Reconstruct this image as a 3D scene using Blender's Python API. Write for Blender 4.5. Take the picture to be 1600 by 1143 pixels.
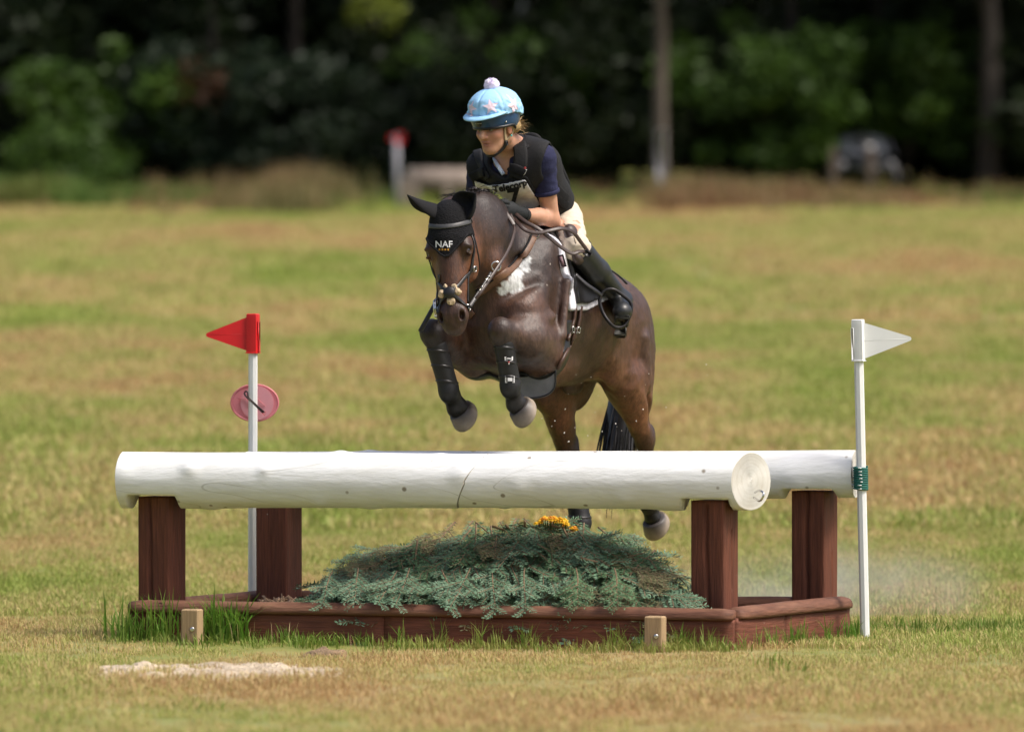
import bpy, bmesh, math, random
import numpy as np
from mathutils import Vector, Matrix
from mathutils.bvhtree import BVHTree

R = math.radians
rng = np.random.default_rng(7)
random.seed(7)
SC = bpy.context.scene
COL = SC.collection
for o in list(bpy.data.objects):
    bpy.data.objects.remove(o)

# ------------------------------------------------------------------ camera, world, sun, exposure
S = 0.87                      # design units -> metres
CAM_H, YH, FP = 1.65, 505.0, 9000.0
cam = bpy.data.cameras.new('camera')
cam_o = bpy.data.objects.new('camera', cam)
COL.objects.link(cam_o)
cam_o.location = (0, 0, CAM_H * S)
cam_o.rotation_euler = (R(90) - math.atan((571.5 - YH) / FP), 0, 0)
cam.lens = FP / 1600 * 36
cam.sensor_width = 36
cam.clip_start = 0.5
cam.clip_end = 2000
cam.dof.use_dof = True
cam.dof.focus_distance = 30.1 * S
cam.dof.aperture_fstop = 2.25
SC.camera = cam_o

SUN_EL, SUN_AZ = R(55), R(112)      # azimuth clockwise from +y (the view direction) towards +x
w = bpy.data.worlds.new('World')
SC.world = w
w.use_nodes = True
nt = w.node_tree
bg = nt.nodes['Background']
sky = nt.nodes.new('ShaderNodeTexSky')
sky.sky_type = 'NISHITA'
sky.sun_disc = False
sky.sun_elevation = SUN_EL
sky.sun_rotation = SUN_AZ
sky.air_density = 0.7
sky.dust_density = 6.0
sky.ozone_density = 1.2
nt.links.new(sky.outputs[0], bg.inputs[0])
bg.inputs[1].default_value = 0.15
sun = bpy.data.lights.new('sun', 'SUN')
sun.energy = 2.1
sun.angle = R(13)
sun.color = (1.0, 0.955, 0.885)
sun_o = bpy.data.objects.new('sun', sun)
COL.objects.link(sun_o)
sd = Vector((math.sin(SUN_AZ) * math.cos(SUN_EL), math.cos(SUN_AZ) * math.cos(SUN_EL), math.sin(SUN_EL)))
sun_o.rotation_euler = sd.to_track_quat('Z', 'Y').to_euler()
sun_o.location = sd * 60
SC.view_settings.view_transform = 'Standard'
SC.view_settings.look = 'None'
SC.view_settings.gamma = 1
SC.view_settings.use_curve_mapping = False
SC.view_settings.exposure = 0.47
SC.render.engine = 'CYCLES'
SC.cycles.use_denoising = True
SC.cycles.max_bounces = 6
SC.cycles.transparent_max_bounces = 6
SC.cycles.caustics_reflective = False
SC.cycles.caustics_refractive = False
SC.cycles.volume_step_rate = 2.0

# ------------------------------------------------------------------ placing helpers (design units)
def P(px, py, Y):
    return np.array([(px - 800) * Y / FP, Y, CAM_H - (py - YH) * Y / FP])
CAM = np.array([0, 0, CAM_H])
YAW = R(27)
BF = np.array([-math.sin(YAW), -math.cos(YAW), 0.0])     # horse forward
BL = np.array([math.cos(YAW), -math.sin(YAW), 0.0])      # horse's left
BU = np.array([0, 0, 1.0])
BO = np.array([0.224, 31.0, 1.667])
def B(a, w, z):
    return BO + a * BF + w * BL + z * BU
def unit(v):
    v = np.asarray(v, float)
    return v / (np.linalg.norm(v) + 1e-12)

# ------------------------------------------------------------------ object helpers
ORG = {}
def tag(o, label=None, cat=None, group=None, kind=None):
    if label: o['label'] = label
    if cat: o['category'] = cat
    if group: o['group'] = group
    if kind: o['kind'] = kind
    return o
def empty(name, loc, label=None, cat=None, group=None, parent=None):
    o = bpy.data.objects.new(name, None)
    COL.objects.link(o)
    loc = np.asarray(loc, float) * S
    if parent is not None:
        o.parent = parent
        o.location = loc - ORG[parent.name]
    else:
        o.location = loc
    ORG[o.name] = loc
    o.empty_display_size = 0.1
    return tag(o, label, cat, group)
def mk(name, V, Fc, m, parent=None, smooth=True, col=None, loc=None, mats=None, mi=None):
    """one mesh object from design-unit vertices"""
    V = np.asarray(V, np.float64) * S
    if parent is not None:
        org = ORG[parent.name]
    else:
        org = np.zeros(3) if loc is None else np.asarray(loc, float) * S
    me = bpy.data.meshes.new(name)
    if isinstance(Fc, np.ndarray):
        n, k = Fc.shape
        me.vertices.add(len(V)); me.loops.add(n * k); me.polygons.add(n)
        me.vertices.foreach_set('co', (V - org).astype(np.float32).ravel())
        me.loops.foreach_set('vertex_index', Fc.astype(np.int32).ravel())
        me.polygons.foreach_set('loop_start', np.arange(0, n * k, k, dtype=np.int32))
        me.polygons.foreach_set('loop_total', np.full(n, k, np.int32))
        me.update(calc_edges=True)
    else:
        me.from_pydata([tuple(v) for v in (V - org)], [], [tuple(int(i) for i in f) for f in Fc])
    me.validate()
    if smooth:
        me.polygons.foreach_set('use_smooth', np.ones(len(me.polygons), bool))
    if col is not None:
        at = me.color_attributes.new('col', 'FLOAT_COLOR', 'POINT')
        c4 = np.ones((len(V), 4), np.float32); c4[:, :3] = col
        at.data.foreach_set('color', c4.ravel())
    for x in (mats or [m]):
        me.materials.append(x)
    if mi is not None:
        me.polygons.foreach_set('material_index', np.asarray(mi, np.int32))
    o = bpy.data.objects.new(name, me)
    COL.objects.link(o)
    if parent is not None:
        o.parent = parent
        ORG[o.name] = org
    else:
        o.location = org
        ORG[o.name] = org
    return o

class MB:
    """collects plain shapes into one mesh"""
    def __init__(s): s.V, s.F = [], []
    def add(s, V, F):
        n = sum(len(v) for v in s.V)
        s.V.append(np.asarray(V, float)); s.F += [tuple(i + n for i in f) for f in F]
        return s
    def box(s, c, h, ax=None, bev=0.0):
        c = np.asarray(c, float); h = np.asarray(h, float)
        ax = np.eye(3) if ax is None else np.asarray(ax, float)
        if bev <= 0:
            pts = [(sx, sy, sz) for sx in (-1, 1) for sy in (-1, 1) for sz in (-1, 1)]
            V = [c + (np.array(p) * h) @ ax for p in pts]
            return s.add(V, [(0, 1, 3, 2), (4, 6, 7, 5), (0, 4, 5, 1), (2, 3, 7, 6), (0, 2, 6, 4), (1, 5, 7, 3)])
        # bevelled: 24 vertices
        V, idx = [], {}
        for sx in (-1, 1):
            for sy in (-1, 1):
                for sz in (-1, 1):
                    for k in range(3):
                        q = np.array([sx, sy, sz]) * (h - bev); q[k] = (sx, sy, sz)[k] * h[k]
                        idx[(sx, sy, sz, k)] = len(V); V.append(c + q @ ax)
        Fs = []
        for k in range(3):
            i, j = [(1, 2), (2, 0), (0, 1)][k]
            for sg in (-1, 1):
                q = []
                for (u, v) in ((-1, -1), (1, -1), (1, 1), (-1, 1)):
                    t = [0, 0, 0]; t[k] = sg; t[i] = u; t[j] = v
                    q.append(idx[(*t, k)])
                Fs.append(tuple(q if sg > 0 else q[::-1]))
        for k in range(3):
            i, j = [(1, 2), (2, 0), (0, 1)][k]
            for u in (-1, 1):
                for v in (-1, 1):
                    t0 = [0, 0, 0]; t0[i] = u; t0[j] = v
                    t1 = list(t0); t0[k] = -1; t1[k] = 1
                    q = (idx[(*t0, i)], idx[(*t1, i)], idx[(*t1, j)], idx[(*t0, j)])
                    Fs.append(q if u * v > 0 else q[::-1])
        for key in [(sx, sy, sz) for sx in (-1, 1) for sy in (-1, 1) for sz in (-1, 1)]:
            q = (idx[(*key, 0)], idx[(*key, 1)], idx[(*key, 2)])
            Fs.append(q if key[0] * key[1] * key[2] > 0 else q[::-1])
        return s.add(V, Fs)
    def tube(s, pts, r, n=8, cap=True, closed=False, flat=1.0, ref=None):
        pts = np.asarray(pts, float); m = len(pts)
        r = np.broadcast_to(np.asarray(r, float), (m,))
        if closed:
            T = np.roll(pts, -1, 0) - np.roll(pts, 1, 0)
        else:
            T = np.gradient(pts, axis=0)
        V = []; u = None
        for i in range(m):
            t = unit(T[i])
            if u is None:
                a = np.array(ref if ref is not None else ((0, 0, 1.0) if abs(t[2]) < .9 else (1.0, 0, 0)), float)
                u = unit(a - t * (a @ t))
            else:
                u = unit(u - t * (u @ t))
            v = np.cross(t, u)
            for k in range(n):
                an = 2 * math.pi * k / n
                V.append(pts[i] + r[i] * (math.cos(an) * u + math.sin(an) * flat * v))
        Fs = []
        for i in range(m if closed else m - 1):
            j = (i + 1) % m
            for k in range(n):
                k2 = (k + 1) % n
                Fs.append((i * n + k, i * n + k2, j * n + k2, j * n + k))
        if cap and not closed:
            Fs.append(tuple(range(n))[::-1]); Fs.append(tuple((m - 1) * n + k for k in range(n)))
        return s.add(V, Fs)
    def ribbon(s, pts, nrm, wid, th, lift=0.0):
        """flat strap: width across, thickness along the normal"""
        pts = np.asarray(pts, float); nrm = np.asarray(nrm, float); m = len(pts)
        wid = np.broadcast_to(np.asarray(wid, float), (m,))
        T = np.gradient(pts, axis=0); V = []
        for i in range(m):
            t = unit(T[i]); n = unit(nrm[i] - t * (nrm[i] @ t)); b = np.cross(t, n)
            c = pts[i] + n * lift
            hw = wid[i] / 2
            V += [c - b * hw, c - b * hw * .98 + n * th * .7, c - b * hw * .7 + n * th, c + b * hw * .7 + n * th, c + b * hw * .98 + n * th * .7, c + b * hw]
        Fs = []
        for i in range(m - 1):
            for k in range(6):
                k2 = (k + 1) % 6
                Fs.append((i * 6 + k, i * 6 + k2, (i + 1) * 6 + k2, (i + 1) * 6 + k))
        Fs.append(tuple(range(6))[::-1]); Fs.append(tuple((m - 1) * 6 + k for k in range(6)))
        return s.add(V, Fs)
    def prism(s, poly, d):
        """closed polygon (list of 3-D points) pushed along d"""
        n = len(poly); poly = np.asarray(poly, float); d = np.asarray(d, float)
        V = list(poly) + list(poly + d)
        Fs = [tuple(range(n))[::-1], tuple(range(n, 2 * n))]
        for i in range(n):
            j = (i + 1) % n
            Fs.append((i, j, n + j, n + i))
        return s.add(V, Fs)
    def lathe(s, c, ax, prof, n=16, e1=None):
        """profile [(t along axis, radius)]"""
        ax = unit(ax); a = np.array(e1 if e1 is not None else ((0, 0, 1.0) if abs(ax[2]) < .9 else (1.0, 0, 0)))
        u = unit(a - ax * (a @ ax)); v = np.cross(ax, u); c = np.asarray(c, float)
        V, Fs = [], []
        for t, r in prof:
            for k in range(n):
                an = 2 * math.pi * k / n
                V.append(c + ax * t + r * (math.cos(an) * u + math.sin(an) * v))
        for i in range(len(prof) - 1):
            for k in range(n):
                k2 = (k + 1) % n
                Fs.append((i * n + k, i * n + k2, (i + 1) * n + k2, (i + 1) * n + k))
        Fs.append(tuple(range(n))[::-1]); Fs.append(tuple((len(prof) - 1) * n + k for k in range(n)))
        return s.add(V, Fs)
    def build(s, name, m, parent=None, smooth=True, **kw):
        return mk(name, np.concatenate(s.V), s.F, m, parent, smooth, **kw)

def smooth_path(pts, n=8, closed=False):
    """Catmull-Rom through the points"""
    pts = np.asarray(pts, float); m = len(pts); out = []
    for i in range(m if closed else m - 1):
        if closed:
            p0, p1, p2, p3 = pts[(i - 1) % m], pts[i], pts[(i + 1) % m], pts[(i + 2) % m]
        else:
            p0, p1, p2, p3 = pts[max(i - 1, 0)], pts[i], pts[i + 1], pts[min(i + 2, m - 1)]
        for k in range(n):
            t = k / n
            out.append(.5 * (2 * p1 + (p2 - p0) * t + (2 * p0 - 5 * p1 + 4 * p2 - p3) * t * t + (3 * p1 - p0 - 3 * p2 + p3) * t ** 3))
    if not closed: out.append(pts[-1])
    return np.array(out)

def flat_shade(o, ang=35):
    for p in o.data.polygons: p.use_smooth = False
    return o
def copy_tree(o, parent=None):
    c = o.copy(); COL.objects.link(c)
    if parent is not None: c.parent = parent
    for ch in list(o.children):
        copy_tree(ch, c)
    return c

# ------------------------------------------------------------------ noise for shapes
def vnoise(p, seed=0):
    """smooth value noise at points (N,3), roughly -1..1"""
    p = np.asarray(p, float); i = np.floor(p).astype(np.int64); f = p - i
    f = f * f * (3 - 2 * f)
    def h(ix, iy, iz):
        n = (ix * 374761393 + iy * 668265263 + iz * 2147483647 + seed * 974711) & 0xffffffff
        n = ((n ^ (n >> 13)) * 1274126177) & 0xffffffff
        n = (n ^ (n >> 16)) & 0xffff
        return n / 32767.5 - 1
    r = 0
    for dx in (0, 1):
        for dy in (0, 1):
            for dz in (0, 1):
                wgt = (f[..., 0] if dx else 1 - f[..., 0]) * (f[..., 1] if dy else 1 - f[..., 1]) * (f[..., 2] if dz else 1 - f[..., 2])
                r = r + wgt * h(i[..., 0] + dx, i[..., 1] + dy, i[..., 2] + dz)
    return r
def fbm(p, seed=0, oct=3):
    p = np.asarray(p, float); r = 0; a = 1
    for k in range(oct):
        r = r + a * vnoise(p * 2 ** k, seed + k); a *= .5
    return r

# ------------------------------------------------------------------ materials
def M(name, base, rough=.6, var=.2, scale=25, bump=.15, bscale=None, attr=None, metal=0, spec=.5, stretch=None,
      sheen=0, coat=0, tint=None, trans=0, sss=0, noise_detail=4, bdist=.004):
    m = bpy.data.materials.new(name); m.use_nodes = True
    n, l = m.node_tree.nodes, m.node_tree.links
    b = n['Principled BSDF']
    b.inputs['Roughness'].default_value = rough
    b.inputs['Metallic'].default_value = metal
    b.inputs['Specular IOR Level'].default_value = spec
    b.inputs['Sheen Weight'].default_value = sheen
    b.inputs['Coat Weight'].default_value = coat
    if sss:
        b.inputs['Subsurface Weight'].default_value = sss
        b.inputs['Subsurface Radius'].default_value = (.01, .004, .002)
        b.inputs['Subsurface Scale'].default_value = .6
    tc = n.new('ShaderNodeTexCoord'); mp = n.new('ShaderNodeMapping')
    if stretch: mp.inputs['Scale'].default_value = stretch
    l.new(tc.outputs['Object'], mp.inputs[0])
    nz = n.new('ShaderNodeTexNoise'); nz.inputs['Scale'].default_value = scale; nz.inputs['Detail'].default_value = noise_detail
    l.new(mp.outputs[0], nz.inputs['Vector'])
    mr = n.new('ShaderNodeMapRange'); mr.inputs['From Min'].default_value = .25; mr.inputs['From Max'].default_value = .75
    mr.inputs['To Min'].default_value = 1 - var; mr.inputs['To Max'].default_value = 1 + var
    l.new(nz.outputs[0], mr.inputs[0])
    mx = n.new('ShaderNodeMix'); mx.data_type = 'RGBA'; mx.blend_type = 'MULTIPLY'; mx.inputs[0].default_value = 1
    if attr:
        a = n.new('ShaderNodeAttribute'); a.attribute_name = attr
        l.new(a.outputs['Color'], mx.inputs['A'])
    else:
        mx.inputs['A'].default_value = (*base, 1)
    l.new(mr.outputs[0], mx.inputs['B'])
    out = mx.outputs['Result']
    if tint:                       # a second colour in broad patches: (colour, scale, amount)
        n2 = n.new('ShaderNodeTexNoise'); n2.inputs['Scale'].default_value = tint[1]; n2.inputs['Detail'].default_value = 5
        l.new(mp.outputs[0], n2.inputs['Vector'])
        r2 = n.new('ShaderNodeMapRange'); r2.inputs['From Min'].default_value = .45; r2.inputs['From Max'].default_value = .7
        r2.inputs['To Max'].default_value = tint[2]
        l.new(n2.outputs[0], r2.inputs[0])
        m2 = n.new('ShaderNodeMix'); m2.data_type = 'RGBA'
        l.new(r2.outputs[0], m2.inputs[0]); l.new(out, m2.inputs['A']); m2.inputs['B'].default_value = (*tint[0], 1)
        out = m2.outputs['Result']
    l.new(out, b.inputs['Base Color'])
    if bump:
        nb = n.new('ShaderNodeTexNoise'); nb.inputs['Scale'].default_value = bscale or scale * 2; nb.inputs['Detail'].default_value = 5
        l.new(mp.outputs[0], nb.inputs['Vector'])
        bm = n.new('ShaderNodeBump'); bm.inputs['Strength'].default_value = bump; bm.inputs['Distance'].default_value = bdist
        l.new(nb.outputs[0], bm.inputs['Height']); l.new(bm.outputs[0], b.inputs['Normal'])
    if trans:
        b.inputs['Transmission Weight'].default_value = 0
        tr = n.new('ShaderNodeBsdfTranslucent'); l.new(out, tr.inputs[0])
        ms = n.new('ShaderNodeMixShader'); ms.inputs[0].default_value = trans
        l.new(b.outputs[0], ms.inputs[1]); l.new(tr.outputs[0], ms.inputs[2])
        l.new(ms.outputs[0], n['Material Output'].inputs[0])
    return m

# ------------------------------------------------------------------ signed distance sculpting
class Field:
    def __init__(s): s.p = []
    def ell(s, c, r, ax=None, k=.04, sub=False, col=None):
        c = np.asarray(c, float); r = np.asarray(r if np.ndim(r) else (r, r, r), float)
        ax = np.array([BF, BL, BU]) if ax is None else np.asarray(ax, float)
        s.p.append(dict(t='e', c=c, r=r, ax=ax, k=k, sub=sub, col=col, lo=c - r.max(), hi=c + r.max())); return s
    def cone(s, a, b, ra, rb, lat=None, k=.04, sub=False, col=None):
        a = np.asarray(a, float); b = np.asarray(b, float)
        ra = np.asarray(ra if np.ndim(ra) else (ra, ra), float); rb = np.asarray(rb if np.ndim(rb) else (rb, rb), float)
        R_ = max(ra.max(), rb.max())
        s.p.append(dict(t='c', a=a, b=b, ra=ra, rb=rb, lat=BL if lat is None else np.asarray(lat, float), k=k, sub=sub, col=col,
                        lo=np.minimum(a, b) - R_, hi=np.maximum(a, b) + R_)); return s
    def chain(s, pts, rad, **kw):
        for i in range(len(pts) - 1): s.cone(pts[i], pts[i + 1], rad[i], rad[i + 1], **kw)
        return s
    @staticmethod
    def d(q, X):
        if q['t'] == 'e':
            o = X - q['c'].astype(X.dtype)
            o = o @ q['ax'].T.astype(X.dtype)
            e = o / q['r'].astype(X.dtype)
            k0 = np.sqrt((e * e).sum(-1)); e = e / q['r'].astype(X.dtype); k1 = np.sqrt((e * e).sum(-1)) + 1e-6
            return k0 * (k0 - 1) / k1
        ab = q['b'] - q['a']; L = np.linalg.norm(ab); t_ = ab / L
        l_ = q['lat'] - t_ * (q['lat'] @ t_); l_ = l_ / (np.linalg.norm(l_) + 1e-9); n_ = np.cross(t_, l_)
        o = X - q['a'].astype(X.dtype)
        s_ = o @ t_.astype(X.dtype); tt = np.clip(s_ / L, 0, 1)
        ax = s_ - tt * L; u = o @ l_.astype(X.dtype); v = o @ n_.astype(X.dtype)
        rl = q['ra'][0] + (q['rb'][0] - q['ra'][0]) * tt; rn = q['ra'][1] + (q['rb'][1] - q['ra'][1]) * tt
        rx = (rl + rn) / 2
        k0 = np.sqrt((u / rl) ** 2 + (v / rn) ** 2 + (ax / rx) ** 2)
        k1 = np.sqrt((u / rl ** 2) ** 2 + (v / rn ** 2) ** 2 + (ax / rx ** 2) ** 2) + 1e-6
        return k0 * (k0 - 1) / k1
    def grid(s, vox, lo=None, hi=None, pad=.05):
        add = [q for q in s.p if not q['sub']]
        lo = np.min([q['lo'] for q in add], 0) - pad if lo is None else np.asarray(lo, float)
        hi = np.max([q['hi'] for q in add], 0) + pad if hi is None else np.asarray(hi, float)
        n = np.ceil((hi - lo) / vox).astype(int) + 1
        D = np.full(n, 1.0, np.float32)
        for q in s.p:
            m = q['k'] + .03
            i0 = np.clip(np.floor((q['lo'] - m - lo) / vox).astype(int), 0, n); i1 = np.clip(np.ceil((q['hi'] + m - lo) / vox).astype(int) + 1, 0, n)
            if (i1 <= i0).any(): continue
            sl = tuple(slice(i0[k], i1[k]) for k in range(3))
            gx = [(lo[k] + vox * np.arange(i0[k], i1[k])).astype(np.float32) for k in range(3)]
            X = np.stack(np.meshgrid(*gx, indexing='ij'), -1)
            d2 = s.d(q, X); d1 = D[sl]; k = max(q['k'], 1e-4)
            if q['sub']:
                d2 = -d2
                h = np.clip(.5 - .5 * (d1 - d2) / k, 0, 1)     # smooth max
                D[sl] = d1 * (1 - h) + d2 * h + k * h * (1 - h)
            else:
                h = np.clip(.5 + .5 * (d1 - d2) / k, 0, 1)
                D[sl] = d1 * (1 - h) + d2 * h - k * h * (1 - h)
        return D, lo, vox
    def colours(s, V, tau=.02, default=(.1, .1, .1)):
        qs = [q for q in s.p if not q['sub'] and q['col'] is not None]
        V = V.astype(np.float32)
        dd = np.stack([s.d(q, V) for q in qs], 0)
        w_ = np.exp(-(dd - dd.min(0)) / tau); w_ /= w_.sum(0)
        return np.einsum('iv,ic->vc', w_, np.array([q['col'] for q in qs], np.float32))
def gridpts(D, lo, vox):
    n = D.shape
    g = [(lo[k] + vox * np.arange(n[k])).astype(np.float32) for k in range(3)]
    return np.stack(np.meshgrid(*g, indexing='ij'), -1)
def nets(D, lo, vox, relax=2):
    """surface nets -> vertices, quads"""
    ins = D < 0
    n = np.array(D.shape)
    c = np.zeros(n - 1, np.int8)
    off = [(i, j, k) for i in (0, 1) for j in (0, 1) for k in (0, 1)]
    for (i, j, k) in off:
        c += ins[i:n[0] - 1 + i, j:n[1] - 1 + j, k:n[2] - 1 + k]
    act = np.argwhere((c > 0) & (c < 8))
    idx = np.full(n - 1, -1, np.int32); idx[tuple(act.T)] = np.arange(len(act))
    cv = {o: D[act[:, 0] + o[0], act[:, 1] + o[1], act[:, 2] + o[2]] for o in off}
    acc = np.zeros((len(act), 3)); cnt = np.zeros(len(act))
    for a in off:
        for ax in range(3):
            if a[ax]: continue
            b = list(a); b[ax] = 1; b = tuple(b)
            va, vb = cv[a], cv[b]; x = (va < 0) != (vb < 0)
            t = np.where(x, va / np.where(x, va - vb, 1), 0)
            p = np.zeros((len(act), 3)); p[:] = a; p[:, ax] = t
            acc += p * x[:, None]; cnt += x
    V = lo + vox * (act + acc / cnt[:, None])
    quads = []
    for ax in range(3):
        u, v = (ax + 1) % 3, (ax + 2) % 3
        sl0 = [slice(None)] * 3; sl1 = [slice(None)] * 3
        sl0[ax] = slice(0, -1); sl1[ax] = slice(1, None)
        A, Bb = ins[tuple(sl0)], ins[tuple(sl1)]
        e = np.argwhere(A != Bb)
        ok = (e[:, u] > 0) & (e[:, v] > 0) & (e[:, u] < n[u] - 1) & (e[:, v] < n[v] - 1)
        e = e[ok]; sgn = A[tuple(e.T)]
        def g(du, dv):
            q = e.copy(); q[:, u] -= du; q[:, v] -= dv
            return idx[tuple(q.T)]
        q = np.stack([g(1, 1), g(0, 1), g(0, 0), g(1, 0)], 1)
        q[~sgn] = q[~sgn][:, ::-1]
        quads.append(q)
    Q = np.concatenate(quads)
    Q = Q[(Q >= 0).all(1)]
    E = np.concatenate([Q[:, [0, 1]], Q[:, [1, 2]], Q[:, [2, 3]], Q[:, [3, 0]]])
    for it in range(relax):
        sm = np.zeros_like(V); ct = np.zeros(len(V))
        for k in range(3):
            sm[:, k] = np.bincount(E[:, 0], V[E[:, 1], k], len(V)) + np.bincount(E[:, 1], V[E[:, 0], k], len(V))
        ct = np.bincount(E[:, 0], minlength=len(V)) + np.bincount(E[:, 1], minlength=len(V))
        V = V + (.5 if it % 2 == 0 else -.3) * (sm / np.maximum(ct, 1)[:, None] - V)
    return V, Q
def bvh_of(V, Q):
    return BVHTree.FromPolygons([Vector(v) for v in V], [tuple(int(i) for i in q) for q in Q])
def hit(bvh, px, py, Yg=30.2):
    """where the line of sight through a pixel of the photograph meets a surface; else the nearest point of it"""
    d = unit(P(px, py, 10.0) - CAM)
    loc, nr, _, _ = bvh.ray_cast(Vector(CAM), Vector(d))
    if loc is None:
        loc, nr, _, _ = bvh.find_nearest(Vector(P(px, py, Yg)))
    return np.array(loc), np.array(nr)
def near(bvh, p):
    loc, nr, _, _ = bvh.find_nearest(Vector(p))
    return np.array(loc), np.array(nr)
def strap_px(bvh, pix, n=6, Yg=30.2):
    """a strap laid on a surface along photograph pixels: points, normals"""
    pp = smooth_path([(a, b, 0) for a, b in pix], n)
    h = [hit(bvh, p[0], p[1], Yg) for p in pp]
    return np.array([x[0] for x in h]), np.array([x[1] for x in h])
def strap_3d(bvh, pts, n=6):
    h = [near(bvh, p) for p in smooth_path(pts, n)]
    return np.array([x[0] for x in h]), np.array([x[1] for x in h])
def text_mesh(txt, size, ext=.0, bold=0.0, cuts=0):
    """lettering as vertices (x right, y up, origin at its centre) and faces"""
    cu = bpy.data.curves.new('lettering', 'FONT'); cu.body = txt; cu.size = size
    cu.align_x = 'CENTER'; cu.align_y = 'CENTER'; cu.offset = bold; cu.resolution_u = 3
    ob = bpy.data.objects.new('lettering', cu); COL.objects.link(ob)
    dg = bpy.context.evaluated_depsgraph_get()
    me = bpy.data.meshes.new_from_object(ob.evaluated_get(dg))
    if cuts:
        bm = bmesh.new(); bm.from_mesh(me); bmesh.ops.triangulate(bm, faces=bm.faces[:])
        bmesh.ops.subdivide_edges(bm, edges=bm.edges[:], cuts=cuts, use_grid_fill=True); bm.to_mesh(me); bm.free()
    V = np.array([v.co[:] for v in me.vertices]).reshape(-1, 3); F_ = [tuple(p.vertices) for p in me.polygons]
    bpy.data.objects.remove(ob); bpy.data.curves.remove(cu); bpy.data.meshes.remove(me)
    return V, F_
def print_on(bvh, V2, c, ex, ey, lift, look=None):
    """lay flat 2-D points on a surface, each looked up along the direction look (default: from the camera)"""
    out = []
    for x, y in V2[:, :2]:
        p = c + ex * x + ey * y
        d = unit(p - CAM) if look is None else look
        loc, nr, _, _ = bvh.ray_cast(Vector(p - d * .4), Vector(d))
        if loc is None: loc = Vector(p)
        out.append(np.array(loc) - d * lift)
    return np.array(out)
# ================================================================== SETTING
def gz(x, y):
    x = np.asarray(x, float); y = np.asarray(y, float)
    t = np.maximum(y - 32.5, 0)
    z = .0445 * (t - 3.0 * (1 - np.exp(-t / 3.0)))
    far = np.clip((y - 34) / 25, 0, 1)
    p = np.stack([x / 9, y / 14, x * 0], -1)
    return z + far * .07 * fbm(p, 40, 2) + .012 * vnoise(np.stack([x / 1.3, y / 1.3, x * 0], -1), 41)

def grass_mat(name, straw, green, base_shift=0.0, trans=.35, scale=.55, rough=.6, bark=(.09, .065, .035)):
    m = bpy.data.materials.new(name); m.use_nodes = True
    n, l = m.node_tree.nodes, m.node_tree.links
    b = n['Principled BSDF']; b.inputs['Roughness'].default_value = rough; b.inputs['Specular IOR Level'].default_value = .25
    g = n.new('ShaderNodeNewGeometry')
    mp = n.new('ShaderNodeMapping'); mp.inputs['Scale'].default_value = (1, .55, 0); l.new(g.outputs['Position'], mp.inputs[0])
    nz = n.new('ShaderNodeTexNoise'); nz.inputs['Scale'].default_value = scale; nz.inputs['Detail'].default_value = 5; nz.inputs['Roughness'].default_value = .6
    l.new(mp.outputs[0], nz.inputs['Vector'])
    at = n.new('ShaderNodeAttribute'); at.attribute_name = 'bc'
    a1 = n.new('ShaderNodeMath'); a1.operation = 'MULTIPLY_ADD'; a1.inputs[1].default_value = .26; a1.inputs[2].default_value = -.13 + base_shift
    l.new(at.outputs['Fac'], a1.inputs[0])
    nb = n.new('ShaderNodeTexNoise'); nb.inputs['Scale'].default_value = .13; nb.inputs['Detail'].default_value = 2; l.new(mp.outputs[0], nb.inputs['Vector'])
    a3 = n.new('ShaderNodeMath'); a3.operation = 'MULTIPLY_ADD'; a3.inputs[1].default_value = .8; l.new(nb.outputs[0], a3.inputs[0])
    a4 = n.new('ShaderNodeMath'); a4.operation = 'MULTIPLY_ADD'; a4.inputs[1].default_value = .9; a4.inputs[2].default_value = -.335; l.new(nz.outputs[0], a4.inputs[0]); l.new(a4.outputs[0], a3.inputs[2])
    a2 = n.new('ShaderNodeMath'); a2.operation = 'ADD'; l.new(a3.outputs[0], a2.inputs[0]); l.new(a1.outputs[0], a2.inputs[1])
    cr = n.new('ShaderNodeValToRGB'); e = cr.color_ramp.elements
    e[0].position = .36; e[0].color = (*green, 1); e[1].position = .60; e[1].color = (*straw, 1)
    mid = cr.color_ramp.elements.new(.47); mid.color = (*(.5 * (np.array(straw) + np.array(green)) * np.array([.95, 1.0, .9])), 1)
    br_ = cr.color_ramp.elements.new(.74); br_.color = (*(np.array(straw) * np.array([.72, .58, .55])), 1)
    l.new(a2.outputs[0], cr.inputs[0])
    oi = n.new('ShaderNodeObjectInfo'); mr = n.new('ShaderNodeMapRange'); mr.inputs['To Min'].default_value = .88; mr.inputs['To Max'].default_value = 1.12
    l.new(oi.outputs['Random'], mr.inputs[0])
    mx = n.new('ShaderNodeMix'); mx.data_type = 'RGBA'; mx.blend_type = 'MULTIPLY'; mx.inputs[0].default_value = 1
    l.new(cr.outputs[0], mx.inputs['A']); l.new(mr.outputs[0], mx.inputs['B'])
    l.new(mx.outputs['Result'], b.inputs['Base Color'])
    if trans:
        tr = n.new('ShaderNodeBsdfTranslucent'); l.new(mx.outputs['Result'], tr.inputs[0])
        ms = n.new('ShaderNodeMixShader'); ms.inputs[0].default_value = trans
        l.new(b.outputs[0], ms.inputs[1]); l.new(tr.outputs[0], ms.inputs[2]); l.new(ms.outputs[0], n['Material Output'].inputs[0])
    return m
STRAW, GREEN = (.54, .415, .195), (.275, .335, .07)
m_field = grass_mat('field_turf', tuple(np.array(STRAW) * .6), tuple(np.array(GREEN) * .6), .06, 0)
xs = np.concatenate([np.linspace(-150, -14, 24), np.linspace(-13, 13, 80), np.linspace(14, 150, 24)])
ys = np.concatenate([np.linspace(4, 24, 8), np.linspace(24.5, 36, 60), np.linspace(37, 180, 90), np.linspace(190, 900, 20)])
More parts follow.
